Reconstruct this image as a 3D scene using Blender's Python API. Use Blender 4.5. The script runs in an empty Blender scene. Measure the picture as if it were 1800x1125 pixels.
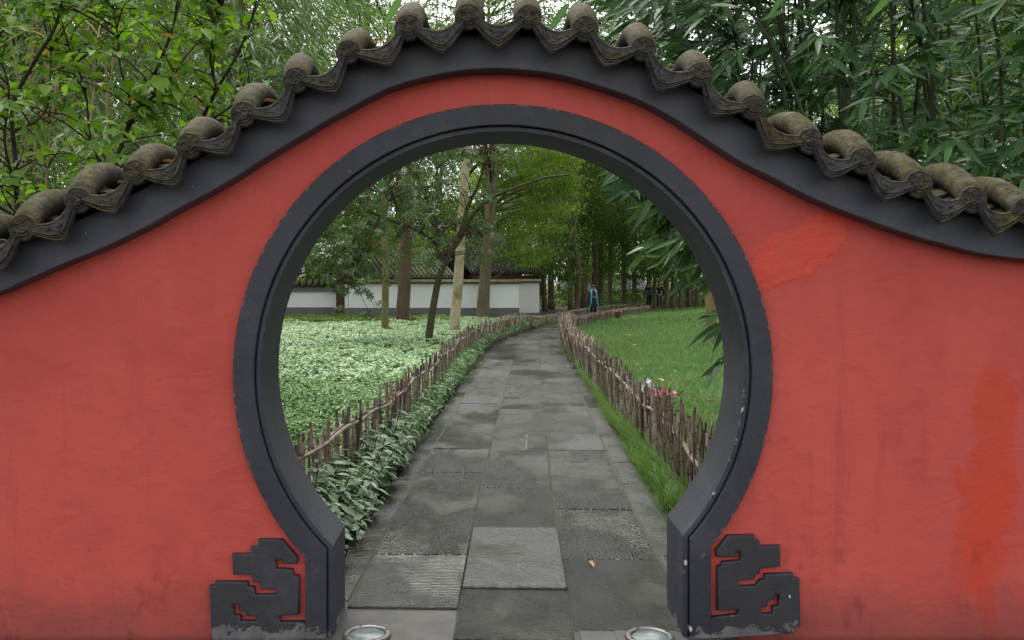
import bpy, bmesh, math, random
import numpy as np
from mathutils import Matrix, Vector

# ------------------------------------------------------------------ camera, sky, sun, exposure
scene = bpy.context.scene
COL = scene.collection
F, VX, VY, H = 1640.0, 848.0, 497.0, 1.73        # focal length and principal point in photo pixels, eye height
cam_data = bpy.data.cameras.new("camera")
cam_data.sensor_width = 36.0
cam_data.lens = 36.0 * F / 1800.0
cam_data.shift_x = (900.0 - VX) / 1800.0
cam_data.shift_y = -(562.5 - VY) / 1800.0
cam_data.clip_start, cam_data.clip_end = 0.05, 1500.0
cam = bpy.data.objects.new("camera", cam_data)
cam.location = (0, 0, H)
cam.rotation_euler = (math.radians(90), 0, 0)
COL.objects.link(cam)
scene.camera = cam

SUN_EL, SUN_AZ = math.radians(60), math.radians(335)     # bright cloud high beyond the garden, a little to the left
world = bpy.data.worlds.new("World")
scene.world = world
world.use_nodes = True
wn = world.node_tree
wn.nodes.clear()
sky = wn.nodes.new("ShaderNodeTexSky")
sky.sky_type = 'NISHITA'
sky.sun_disc = False
sky.sun_elevation = SUN_EL
sky.sun_rotation = SUN_AZ
sky.air_density, sky.dust_density, sky.ozone_density = 1.0, 1.5, 1.0
hs = wn.nodes.new("ShaderNodeHueSaturation")
hs.inputs['Saturation'].default_value = 0.08
bg = wn.nodes.new("ShaderNodeBackground")
bg.inputs['Strength'].default_value = 0.15
wo = wn.nodes.new("ShaderNodeOutputWorld")
wn.links.new(sky.outputs[0], hs.inputs['Color'])
wn.links.new(hs.outputs[0], bg.inputs['Color'])
wn.links.new(bg.outputs[0], wo.inputs['Surface'])

sun_data = bpy.data.lights.new("sun", 'SUN')
sun_data.energy = 1.3
sun_data.angle = math.radians(30)
sun_data.color = (1.0, 0.97, 0.92)
sun = bpy.data.objects.new("sun", sun_data)
sun.rotation_euler = (math.radians(90) - SUN_EL, 0, math.pi - SUN_AZ)
sun.location = (0, -5, 20)
COL.objects.link(sun)

scene.view_settings.view_transform = 'Standard'
scene.view_settings.look = 'None'
scene.view_settings.exposure = 1.36
scene.view_settings.gamma = 1.0
scene.view_settings.use_curve_mapping = False
scene.cycles.max_bounces = 8
scene.cycles.diffuse_bounces = 4
scene.cycles.glossy_bounces = 3
scene.cycles.transmission_bounces = 4
scene.cycles.caustics_reflective = False
scene.cycles.caustics_refractive = False

# ------------------------------------------------------------------ helpers
D = 4.5                                            # the red wall's front face
def at(u, v, Y):                                   # a point of the photo at distance Y
    return np.array(((u - VX) * Y / F, Y, H - (v - VY) * Y / F))
def gy(v):                                         # distance of flat ground seen at row v
    return H * F / (v - VY)
def ground_at(u, v):
    Y = gy(v)
    return ((u - VX) * Y / F, Y)

def tag(o, label=None, cat=None, group=None, kind=None):
    if label: o["label"] = label
    if cat: o["category"] = cat
    if group: o["group"] = group
    if kind: o["kind"] = kind
    return o
def empty(name, loc, label, cat, group=None):
    o = bpy.data.objects.new(name, None)
    o.location = loc
    o.empty_display_size = 0.2
    COL.objects.link(o)
    return tag(o, label, cat, group)
def link(name, me, parent=None, mat=None):
    o = bpy.data.objects.new(name, me)
    COL.objects.link(o)
    if mat is not None and len(me.materials) == 0:
        me.materials.append(mat)
    if parent is not None:
        o.parent = parent
    return o
def put(o, parent, M):                             # world matrix under an unrotated parent
    o.parent = parent
    o.matrix_basis = Matrix.Translation(-Vector(parent.location)) @ M
    return o

class MB:                                          # collects shapes for one mesh
    def __init__(s):
        s.v, s.f, s.n = [], [], 0
        s.m = []
    def add(s, verts, faces, mi=0):
        verts = np.asarray(verts, float)
        s.v.append(verts)
        s.f += [tuple(i + s.n for i in f) for f in faces]
        s.m += [mi] * len(faces)
        s.n += len(verts)
    def tube(s, pts, rad, seg=8, cap=True, mi=0, squash=None):
        pts = np.asarray(pts, float)
        n = len(pts)
        rad = np.broadcast_to(np.asarray(rad, float), (n,))
        t = np.gradient(pts, axis=0)
        t /= np.linalg.norm(t, axis=1)[:, None] + 1e-9
        ref = np.array((0, 0, 1.0)) if abs(t[0][2]) < 0.9 else np.array((1.0, 0, 0))
        a = np.cross(t, ref)
        a /= np.linalg.norm(a, axis=1)[:, None] + 1e-9
        b = np.cross(a, t)
        ang = np.linspace(0, 2 * math.pi, seg, endpoint=False)
        ring = (np.cos(ang)[None, :, None] * a[:, None, :] + np.sin(ang)[None, :, None] * b[:, None, :]) * rad[:, None, None]
        if squash is not None:
            ring = ring * np.asarray(squash)[None, None, :]
        V = (pts[:, None, :] + ring).reshape(-1, 3)
        fs = [(i * seg + j, i * seg + (j + 1) % seg, (i + 1) * seg + (j + 1) % seg, (i + 1) * seg + j) for i in range(n - 1) for j in range(seg)]
        if cap:
            fs.append(tuple(range(seg - 1, -1, -1)))
            fs.append(tuple((n - 1) * seg + j for j in range(seg)))
        s.add(V, fs, mi)
    def box(s, x0, x1, y0, y1, z0, z1, mi=0, M=None):
        V = np.array([(x, y, z) for z in (z0, z1) for y in (y0, y1) for x in (x0, x1)], float)
        if M is not None:
            V = np.array([tuple(M @ Vector(p)) for p in V])
        s.add(V, [(0, 2, 3, 1), (4, 5, 7, 6), (0, 1, 5, 4), (2, 6, 7, 3), (0, 4, 6, 2), (1, 3, 7, 5)], mi)
    def mesh(s, name, smooth=False):
        me = bpy.data.meshes.new(name)
        V = np.concatenate(s.v) if s.v else np.zeros((0, 3))
        me.from_pydata(V.tolist(), [], s.f)
        if any(s.m):
            me.polygons.foreach_set("material_index", s.m)
        if smooth:
            me.polygons.foreach_set("use_smooth", [True] * len(me.polygons))
        me.update()
        return me
    def build(s, name, mat, parent=None, smooth=False, world=True):
        me = s.mesh(name, smooth)
        for m in (mat if isinstance(mat, (list, tuple)) else [mat]):
            me.materials.append(m)
        o = link(name, me, parent)
        if parent is not None and world:
            o.matrix_basis = Matrix.Translation(-Vector(parent.location))
        return o

def bevel_mesh(me, w, seg=1, angle=30):
    bm = bmesh.new()
    bm.from_mesh(me)
    es = [e for e in bm.edges if len(e.link_faces) == 2 and e.calc_face_angle(0) > math.radians(angle)]
    bmesh.ops.bevel(bm, geom=es, offset=w, segments=seg, affect='EDGES', profile=0.5)
    bm.to_mesh(me)
    bm.free()

def np_mesh(name, V, faces, uv=None):              # faces: (n,k) array of one face size
    me = bpy.data.meshes.new(name)
    V = np.ascontiguousarray(V, dtype=np.float32)
    faces = np.ascontiguousarray(faces, dtype=np.int32)
    n, k = faces.shape
    me.vertices.add(len(V))
    me.vertices.foreach_set("co", V.ravel())
    me.loops.add(n * k)
    me.loops.foreach_set("vertex_index", faces.ravel())
    me.polygons.add(n)
    me.polygons.foreach_set("loop_start", np.arange(0, n * k, k, dtype=np.int32))
    if uv is not None:
        l = me.uv_layers.new(name="uv")
        l.data.foreach_set("uv", np.ascontiguousarray(uv[faces.ravel()], dtype=np.float32).ravel())
    me.update(calc_edges=True)
    me.validate()
    return me

def norm(a):
    return a / (np.linalg.norm(a, axis=-1, keepdims=True) + 1e-9)

# leaf outlines: x along the leaf, y across (half width 1 = full width/2), z fold and droop, all as triangles
def leaf_template(stations, fold=0.12, droop=0.15, kink=0.0):
    V, F_, U = [], [], []
    idx = []
    for t, w in stations:
        z = -droop * t * t + kink * math.sin(t * 9)
        if w <= 0:
            idx.append((len(V),))
            V.append((t, 0, z)); U.append((t, 0.5))
        else:
            i = len(V)
            idx.append((i, i + 1, i + 2))
            V += [(t, -w, z + fold * w), (t, 0, z), (t, w, z + fold * w)]
            U += [(t, 0.5 - w / 2), (t, 0.5), (t, 0.5 + w / 2)]
    for a, b in zip(idx, idx[1:]):
        if len(a) == 1 and len(b) == 3:
            F_ += [(a[0], b[1], b[0]), (a[0], b[2], b[1])]
        elif len(a) == 3 and len(b) == 1:
            F_ += [(a[0], a[1], b[0]), (a[1], a[2], b[0])]
        else:
            F_ += [(a[0], a[1], b[1]), (a[0], b[1], b[0]), (a[1], a[2], b[2]), (a[1], b[2], b[1])]
    return np.array(V), np.array(F_), np.array(U)
T_OVATE = leaf_template([(0, 0), (0.18, 0.72), (0.42, 1.0), (0.7, 0.72), (1, 0)], 0.16, 0.16)
T_LANCE = leaf_template([(0, 0), (0.1, 0.6), (0.3, 1.0), (0.6, 0.82), (0.82, 0.42), (1, 0)], 0.022, 0.13)
T_LANCE_LO = leaf_template([(0, 0), (0.3, 1.0), (1, 0)], 0.2, 0.2)
T_PILEA = leaf_template([(0, 0), (0.15, 0.62), (0.4, 1.0), (0.65, 0.88), (0.86, 0.42), (1, 0)], 0.08, 0.14)
T_SMALL = leaf_template([(0, 0), (0.45, 1.0), (1, 0)], 0.06, 0.15)
T_FLAT = (np.array([(0, 0, 0), (0.45, -1, 0.05), (1, 0, -0.08), (0.45, 1, 0.05)], float), np.array([(0, 1, 2), (0, 2, 3)]), np.array([(0, .5), (.45, 0), (1, .5), (.45, 1)]))

def leaf_cloud(name, T, P, Dr, Nn, L, W, mat, parent=None):
    """One mesh of many leaves: at P, along Dr, facing Nn, length L, width W."""
    tv, tf, tu = T
    P, Dr, Nn = np.asarray(P, float), norm(np.asarray(Dr, float)), np.asarray(Nn, float)
    S = norm(np.cross(Nn, Dr))
    N2 = np.cross(Dr, S)
    L = np.broadcast_to(np.asarray(L, float), (len(P),))
    W = np.broadcast_to(np.asarray(W, float), (len(P),))
    V = P[:, None, :] + Dr[:, None, :] * (L[:, None] * tv[None, :, 0])[..., None] + S[:, None, :] * (W[:, None] * 0.5 * tv[None, :, 1])[..., None] + N2[:, None, :] * (L[:, None] * tv[None, :, 2])[..., None]
    nv = len(tv)
    Fa = (tf[None] + (np.arange(len(P)) * nv)[:, None, None]).reshape(-1, 3)
    me = np_mesh(name, V.reshape(-1, 3), Fa, np.tile(tu, (len(P), 1)))
    o = link(name, me, None, mat)
    if parent is not None:
        o.parent = parent
        o.matrix_basis = Matrix.Translation(-Vector(parent.location))
    return o
def unit_leaf(name, T, mat):                       # width 1 across
    tv, tf, tu = T
    V = tv.copy(); V[:, 1] *= 0.5
    me = np_mesh(name, V, tf, tu)
    me.polygons.foreach_set("use_smooth", [True] * len(me.polygons))
    me.materials.append(mat)
    return me
def leaf_objects(me, P, Dr, Nn, L, W, parent, name="leaf"):
    Dr = norm(np.asarray(Dr, float))
    S = norm(np.cross(np.asarray(Nn, float), Dr))
    N2 = np.cross(Dr, S)
    for i in range(len(P)):
        M = Matrix(((Dr[i][0] * L[i], S[i][0] * W[i], N2[i][0] * L[i], P[i][0]), (Dr[i][1] * L[i], S[i][1] * W[i], N2[i][1] * L[i], P[i][1]), (Dr[i][2] * L[i], S[i][2] * W[i], N2[i][2] * L[i], P[i][2]), (0, 0, 0, 1)))
        o = bpy.data.objects.new(name, me)
        COL.objects.link(o)
        put(o, parent, M)
def project(P):
    P = np.asarray(P)
    return VX + P[:, 0] / P[:, 1] * F, VY - (P[:, 2] - H) / P[:, 1] * F
def pick_seen(P, n, extra=None):                   # the n nearest the camera that fall in the picture
    u, v = project(P)
    ok = (u > -10) & (u < 1810) & (v > -20) & (v < 1130)
    if extra is not None:
        ok &= extra(u, v)
    key = np.where(ok, P[:, 1], 1e6)
    order = np.argsort(key)
    sel = np.zeros(len(P), bool)
    sel[order[:min(n, int(ok.sum()))]] = True
    return sel

def smooth_curve(pts, n):                          # Catmull-Rom through points, n samples a span
    pts = np.asarray(pts, float)
    p = np.vstack([2 * pts[0] - pts[1], pts, 2 * pts[-1] - pts[-2]])
    out = []
    for i in range(1, len(p) - 2):
        for t in np.linspace(0, 1, n, endpoint=False):
            out.append(0.5 * ((2 * p[i]) + (-p[i - 1] + p[i + 1]) * t + (2 * p[i - 1] - 5 * p[i] + 4 * p[i + 1] - p[i + 2]) * t * t + (-p[i - 1] + 3 * p[i] - 3 * p[i + 1] + p[i + 2]) * t ** 3))
    out.append(pts[-1])
    return np.array(out)

# ------------------------------------------------------------------ materials
class NT:
    def __init__(s, name):
        s.mat = bpy.data.materials.new(name)
        s.mat.use_nodes = True
        s.t = s.mat.node_tree
        s.t.nodes.clear()
        s.out = s.t.nodes.new("ShaderNodeOutputMaterial")
    def add(s, kind, **kw):
        n = s.t.nodes.new(kind)
        for k, v in kw.items():
            setattr(n, k, v)
        return n
    def set(s, sock, val):
        if isinstance(val, bpy.types.NodeSocket):
            s.t.links.new(val, sock)
        elif isinstance(val, (tuple, list)) and sock.type == 'RGBA' and len(val) == 3:
            sock.default_value = (*val, 1)
        else:
            sock.default_value = val
    def coord(s, which='Object'):
        if which == 'Position':
            return s.add("ShaderNodeNewGeometry").outputs['Position']
        return s.add("ShaderNodeTexCoord").outputs[which]
    def scaled(s, vec, sc, off=(0, 0, 0)):
        m = s.add("ShaderNodeMapping")
        s.set(m.inputs['Vector'], vec)
        m.inputs['Scale'].default_value = sc
        m.inputs['Location'].default_value = off
        return m.outputs[0]
    def noise(s, vec, scale, detail=4, rough=0.55, dist=0.0):
        n = s.add("ShaderNodeTexNoise")
        s.set(n.inputs['Vector'], vec)
        n.inputs['Scale'].default_value = scale
        n.inputs['Detail'].default_value = detail
        n.inputs['Roughness'].default_value = rough
        n.inputs['Distortion'].default_value = dist
        return n.outputs[0]
    def voronoi(s, vec, scale, out='Distance', feature='F1'):
        n = s.add("ShaderNodeTexVoronoi", feature=feature)
        s.set(n.inputs['Vector'], vec)
        n.inputs['Scale'].default_value = scale
        return n.outputs[out]
    def math(s, op, a, b=0.0, clamp=False):
        n = s.add("ShaderNodeMath", operation=op, use_clamp=clamp)
        s.set(n.inputs[0], a); s.set(n.inputs[1], b)
        return n.outputs[0]
    def step(s, x, lo, hi, a=0.0, b=1.0):          # smooth step from lo to hi
        n = s.add("ShaderNodeMapRange", interpolation_type='SMOOTHSTEP')
        s.set(n.inputs[0], x)
        n.inputs[1].default_value, n.inputs[2].default_value = lo, hi
        n.inputs[3].default_value, n.inputs[4].default_value = a, b
        return n.outputs[0]
    def mix(s, f, a, b, blend='MIX'):
        n = s.add("ShaderNodeMix", data_type='RGBA', blend_type=blend)
        s.set(n.inputs[0], f); s.set(n.inputs[6], a); s.set(n.inputs[7], b)
        return n.outputs[2]
    def sep(s, vec):
        n = s.add("ShaderNodeSeparateXYZ")
        s.set(n.inputs[0], vec)
        return n.outputs
    def rand(s):                                   # differs for each loose piece and each object
        a = s.add("ShaderNodeNewGeometry").outputs['Random Per Island']
        b = s.add("ShaderNodeObjectInfo").outputs['Random']
        return s.math('FRACT', s.math('ADD', a, s.math('MULTIPLY', b, 7.13)))
    def bump(s, h, strength=0.3, dist=0.01, normal=None):
        n = s.add("ShaderNodeBump")
        s.set(n.inputs['Height'], h)
        n.inputs['Strength'].default_value = strength
        n.inputs['Distance'].default_value = dist
        if normal is not None:
            s.set(n.inputs['Normal'], normal)
        return n.outputs[0]
    def bsdf(s, color, rough=0.7, normal=None, spec=0.5, **kw):
        p = s.add("ShaderNodeBsdfPrincipled")
        s.set(p.inputs['Base Color'], color)
        s.set(p.inputs['Roughness'], rough)
        s.set(p.inputs['Specular IOR Level'], spec)
        if normal is not None:
            s.set(p.inputs['Normal'], normal)
        for k, v in kw.items():
            s.set(p.inputs[k], v)
        return p.outputs[0]
    def done(s, shader):
        s.t.links.new(shader, s.out.inputs['Surface'])
        return s.mat

def plain(name, c1, c2=None, scale=8.0, rough=0.7, bump=0.15, bscale=None, spec=0.4, coord='Object', stretch=(1, 1, 1), metallic=0.0):
    n = NT(name)
    v = n.scaled(n.coord(coord), stretch)
    f = n.noise(v, scale, 5, 0.6)
    c = n.mix(n.step(f, 0.3, 0.7), c1, c2 if c2 else tuple(x * 0.7 for x in c1))
    b = n.bump(n.noise(v, bscale or scale * 4, 5, 0.6), bump, 0.01)
    return n.done(n.bsdf(c, rough, b, spec, Metallic=metallic))

def leaf_mat(name, ca, cb, rough=0.4, trans=0.3, spec=0.5, cc=None, mid=None, patch=None):
    n = NT(name)
    r = n.rand()
    c = n.mix(n.step(r, 0.0, 1.0), ca, cb)
    if cc is not None:                             # a few odd leaves: yellowed or pale
        c = n.mix(n.step(r, 0.990, 0.994), c, cc)
    if patch is not None:                          # worn and lusher patches of the plant stand
        c = n.mix(n.step(n.noise(n.coord('Position'), 0.75, 5, 0.65), 0.44, 0.64, 0, 0.75), c, patch)
    uv = n.sep(n.coord('UV'))
    w = n.math('ABSOLUTE', n.math('SUBTRACT', uv[1], 0.5))
    if mid is not None:
        c = n.mix(n.step(w, 0.03, 0.07, 0.55, 0.0), c, mid)
    vein = n.math('SINE', n.math('ADD', n.math('MULTIPLY', uv[0], 70.0), n.math('MULTIPLY', w, -40.0)))
    nb = n.bump(vein, 0.08, 0.004)
    rr = n.math('ADD', rough, n.math('MULTIPLY', n.math('SUBTRACT', n.math('FRACT', n.math('MULTIPLY', r, 13.7)), 0.5), 0.16))
    p = n.bsdf(c, rr, nb, spec)
    tr = n.add("ShaderNodeBsdfTranslucent")
    n.set(tr.inputs['Color'], n.mix(1.0, c, (1.0, 1.0, 0.45), 'MULTIPLY'))
    mx = n.add("ShaderNodeMixShader")
    mx.inputs[0].default_value = trans
    n.t.links.new(p, mx.inputs[1]); n.t.links.new(tr.outputs[0], mx.inputs[2])
    return n.done(mx.outputs[0])

def red_paint():
    n = NT("red_wall_paint")
    v = n.coord('Object')
    big = n.noise(v, 0.9, 4, 0.6)
    c = n.mix(n.step(big, 0.3, 0.7), (0.50, 0.070, 0.056), (0.585, 0.094, 0.073))
    fine = n.noise(n.scaled(v, (1, 1, 0.45)), 5.5, 5, 0.62)
    c = n.mix(n.step(fine, 0.52, 0.85, 0, 0.45), c, (0.38, 0.046, 0.038))
    pale = n.noise(n.scaled(v, (1, 1, 0.3)), 2.3, 3, 0.5)
    c = n.mix(n.step(pale, 0.55, 0.8, 0, 0.35), c, (0.58, 0.115, 0.092))
    strk = n.noise(n.scaled(v, (1, 1, 0.07)), 13.0, 5, 0.65)
    c = n.mix(n.math('MULTIPLY', n.step(strk, 0.54, 0.72, 0, 0.34), n.step(big, 0.35, 0.6)), c, (0.33, 0.042, 0.037))
    xyz = n.sep(v)
    wob = n.math('SUBTRACT', n.noise(v, 4.5, 6, 0.62), 0.5)
    wob2 = n.math('SUBTRACT', n.noise(n.scaled(v, (1, 1, 1), (7, 0, 3)), 3.0, 6, 0.6), 0.5)
    def blob(u, vv, ru, rv, ang=0.0, amp=1.3, soft=0.12):   # repainted patch: an ellipse with a ragged edge
        p = at(u, vv, D)
        dx = n.math('SUBTRACT', xyz[0], float(p[0])); dz = n.math('SUBTRACT', xyz[2], float(p[2]))
        ca, sa = math.cos(ang), math.sin(ang)
        a = n.math('ADD', n.math('MULTIPLY', dx, ca), n.math('MULTIPLY', dz, sa))
        b = n.math('ADD', n.math('MULTIPLY', dz, ca), n.math('MULTIPLY', dx, -sa))
        k = D / F
        a = n.math('DIVIDE', a, ru * k); b = n.math('DIVIDE', b, rv * k)
        d = n.math('SQRT', n.math('ADD', n.math('MULTIPLY', a, a), n.math('MULTIPLY', b, b)))
        d = n.math('ADD', d, n.math('MULTIPLY', wob, amp))
        return n.step(d, 1.0 - soft, 1.0 + soft, 1.0, 0.0)
    m = blob(1420, 425, 95, 42, 0.38, 2.6, 0.1)
    m = n.math('MAXIMUM', m, blob(1365, 465, 55, 30, 0.6, 2.4, 0.1))
    m2 = blob(1748, 715, 38, 80, 0.0, 0.9, 0.25)
    m2 = n.math('MAXIMUM', m2, blob(1742, 860, 44, 130, -0.12, 1.1, 0.25))
    m2 = n.math('MAXIMUM', m2, blob(1720, 965, 46, 80, -0.1, 1.3, 0.4))
    m2 = n.math('MAXIMUM', m2, blob(1733, 1060, 16, 70, 0.1, 0.7, 0.3))
    m2 = n.math('MAXIMUM', m2, blob(1690, 850, 9, 30, 0.3, 0.6, 0.3))
    c = n.mix(n.math('MULTIPLY', m, 0.78), c, n.mix(n.step(fine, 0.4, 0.65), (0.66, 0.046, 0.016), (0.60, 0.056, 0.024)))
    c = n.mix(n.math('MULTIPLY', m2, 0.72), c, n.mix(n.step(fine, 0.4, 0.65), (0.60, 0.050, 0.016), (0.54, 0.055, 0.024)))
    # grime splashed up from the ground
    h = n.math('ADD', xyz[2], n.math('MULTIPLY', wob2, 0.45))
    c = n.mix(n.step(h, 0.02, 0.34, 0.62, 0.0), c, (0.17, 0.055, 0.05))
    spl = n.noise(n.scaled(v, (1, 1, 0.5)), 9.0, 5, 0.65)
    low = n.step(xyz[2], 0.2, 0.75, 1.0, 0.0)
    c = n.mix(n.math('MULTIPLY', n.step(spl, 0.56, 0.72, 0.0, 0.55), low), c, (0.20, 0.03, 0.03))
    # hairline cracks and trowel strokes
    cv = n.add("ShaderNodeVectorMath", operation='ADD')
    wv = n.add("ShaderNodeTexNoise"); n.set(wv.inputs['Vector'], v); wv.inputs['Scale'].default_value = 2.4; wv.inputs['Detail'].default_value = 5
    sc_ = n.add("ShaderNodeVectorMath", operation='SCALE'); n.set(sc_.inputs[0], wv.outputs['Color']); sc_.inputs['Scale'].default_value = 0.55
    n.set(cv.inputs[0], v); n.set(cv.inputs[1], sc_.outputs[0])
    ed = n.voronoi(cv.outputs[0], 1.05, 'Distance', 'DISTANCE_TO_EDGE')
    crack = n.math('MULTIPLY', n.step(ed, 0.0015, 0.0045, 1.0, 0.0), n.step(n.noise(v, 1.3, 3), 0.50, 0.60))
    c = n.mix(n.math('MULTIPLY', crack, 0.14), c, (0.20, 0.03, 0.028))
    trow = n.noise(n.scaled(n.coord('Object'), (0.8, 1, 1.3)), 5.0, 5, 0.6, 1.6)
    c = n.mix(n.step(trow, 0.52, 0.72, 0, 0.20), c, (0.36, 0.045, 0.036))
    # small chips and scratches showing plaster
    chip = n.voronoi(n.scaled(v, (1, 1, 0.7)), 3.2)
    c = n.mix(n.step(n.math('ADD', chip, n.math('MULTIPLY', n.noise(v, 60, 2), 0.03)), 0.032, 0.038, 0.75, 0.0), c, (0.55, 0.36, 0.34))
    bh = n.math('ADD', n.math('MULTIPLY', n.noise(v, 2.2, 6, 0.6), 1.0), n.math('ADD', n.math('ADD', n.math('MULTIPLY', n.noise(v, 34, 5, 0.6), 0.14), n.math('MULTIPLY', trow, 0.35)), n.math('SUBTRACT', n.math('MULTIPLY', m, 0.14), n.math('MULTIPLY', crack, 0.03))))
    return n.done(n.bsdf(c, n.step(n.math('ADD', m, n.math('MULTIPLY', fine, 0.3)), 0.0, 1.0, 0.72, 0.42), n.bump(bh, 0.5, 0.03), 0.35))

def dark_paint(name, c1, c2, peel=0.0, chips=(), arris=None):
    n = NT(name)
    v = n.coord('Object')
    f = n.noise(v, 1.7, 5, 0.6)
    c = n.mix(n.step(f, 0.3, 0.7), c1, c2)
    f2 = n.noise(n.scaled(v, (1, 1, 0.5)), 9, 5, 0.6)
    c = n.mix(n.step(f2, 0.55, 0.8, 0, 0.4), c, tuple(min(1, x * 1.5) for x in c2))
    xyz = n.sep(v)
    wob = n.math('SUBTRACT', n.noise(v, 11, 6, 0.65), 0.5)
    bare = None
    if peel:
        h = n.math('ADD', xyz[2], n.math('MULTIPLY', wob, 0.30))
        bare = n.step(h, peel - 0.006, peel + 0.006, 1.0, 0.0)
        c = n.mix(bare, c, n.mix(n.step(f2, 0.35, 0.65), (0.17, 0.165, 0.165), (0.10, 0.098, 0.10)))
    for (u, vv, r) in chips:
        p = at(u, vv, D - 0.03)
        dx = n.math('SUBTRACT', xyz[0], float(p[0])); dz = n.math('MULTIPLY', n.math('SUBTRACT', xyz[2], float(p[2])), 0.55)
        d = n.math('SQRT', n.math('ADD', n.math('MULTIPLY', dx, dx), n.math('MULTIPLY', dz, dz)))
        d = n.math('ADD', d, n.math('MULTIPLY', wob, 0.016))
        c = n.mix(n.step(d, r, r + 0.003, 1.0, 0.0), c, (0.55, 0.55, 0.55))
    if arris:
        ax_, az_, ar_ = arris
        dx = n.math('SUBTRACT', xyz[0], ax_); dz = n.math('SUBTRACT', xyz[2], az_)
        rr_ = n.math('SQRT', n.math('ADD', n.math('MULTIPLY', dx, dx), n.math('MULTIPLY', dz, dz)))
        near = n.step(n.math('ABSOLUTE', n.math('SUBTRACT', rr_, ar_)), 0.004, 0.010, 1.0, 0.0)
        front = n.step(xyz[1], 4.49, 4.50, 1.0, 0.0)
        pick = n.step(n.math('ADD', n.math('MULTIPLY', n.noise(v, 26, 4, 0.7), 0.6), n.math('MULTIPLY', n.noise(v, 2.2, 2), 0.6)), 0.685, 0.715)
        where = n.math('MULTIPLY', n.step(xyz[0], 0.75, 0.95), n.step(xyz[2], 1.35, 1.15))
        k_ = n.math('MULTIPLY', n.math('MULTIPLY', n.math('MULTIPLY', near, front), pick), n.math('ADD', n.math('MULTIPLY', where, 0.85), 0.12))
        c = n.mix(k_, c, (0.42, 0.42, 0.43))
        band_ = n.step(n.math('ABSOLUTE', n.math('SUBTRACT', rr_, n.math('ADD', ar_, 0.128))), 0.003, 0.008, 1.0, 0.0)
        c = n.mix(n.math('MULTIPLY', n.math('MULTIPLY', band_, n.step(n.noise(v, 30, 4, 0.7), 0.54, 0.6)), 0.6), c, (0.30, 0.16, 0.15))
    dust = n.noise(n.scaled(v, (1, 1, 1), (3, 1, 9)), 2.6, 6, 0.7)
    c = n.mix(n.step(dust, 0.5, 0.75, 0, 0.5), c, tuple(x * 1.9 + .01 for x in c2))
    sp = n.voronoi(v, 7.0)
    c = n.mix(n.step(sp, 0.025, 0.035, 0.6, 0.0), c, (0.35, 0.35, 0.37))
    bh = n.math('ADD', n.noise(v, 3, 6, 0.62), n.math('MULTIPLY', n.noise(v, 40, 4, 0.6), 0.12))
    if bare is not None:
        bh = n.math('SUBTRACT', bh, n.math('MULTIPLY', bare, 0.25))
    return n.done(n.bsdf(c, 0.55, n.bump(bh, 0.45, 0.025), 0.4))

def tile_mat(name, tint, mo=0.44):
    n = NT(name)
    v = n.coord('Object')
    ob = n.add("ShaderNodeObjectInfo").outputs['Random']
    off = n.add("ShaderNodeVectorMath", operation='ADD')
    n.set(off.inputs[0], v)
    cmb = n.add("ShaderNodeCombineXYZ")
    n.set(cmb.inputs[0], n.math('MULTIPLY', ob, 37.0)); n.set(cmb.inputs[1], n.math('MULTIPLY', ob, 91.0))
    n.set(off.inputs[1], cmb.outputs[0])
    w = off.outputs[0]
    f = n.noise(w, 26, 6, 0.7)
    c = n.mix(n.step(f, 0.3, 0.7), tint, tuple(x * 2.3 for x in tint))
    mossy = n.noise(w, 11, 6, 0.68)
    nz = n.sep(n.add("ShaderNodeNewGeometry").outputs['Normal'])[2]      # moss settles on what faces up
    k = n.math('ADD', mossy, n.math('MULTIPLY', nz, 0.26))
    k = n.math('ADD', k, n.math('MULTIPLY', n.math('SUBTRACT', ob, 0.5), 0.22))
    c = n.mix(n.step(k, mo, mo + 0.18, 0, 0.92), c, n.mix(n.step(f, 0.35, 0.65), (0.034, 0.028, 0.008), (0.092, 0.077, 0.028)))
    bare = n.noise(w, 7.5, 5, 0.6)
    c = n.mix(n.math('MULTIPLY', n.step(bare, 0.58, 0.66), n.step(nz, 0.0, 0.5, 0.0, 0.7)), c, (0.135, 0.125, 0.105))
    c = n.mix(n.step(n.noise(w, 30, 5, 0.7), 0.52, 0.62, 0, 0.8), c, (0.016, 0.015, 0.012))
    c = n.mix(n.step(n.noise(n.scaled(w, (1, 1, 1), (5, 2, 8)), 48, 4, 0.7), 0.60, 0.68, 0, 0.5), c, (0.10, 0.10, 0.088))
    bh = n.math('ADD', n.noise(w, 60, 5, 0.7), n.math('MULTIPLY', n.noise(w, 14, 4, 0.6), 1.2))
    return n.done(n.bsdf(c, 0.82, n.bump(bh, 0.6, 0.008), 0.22))

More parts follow.
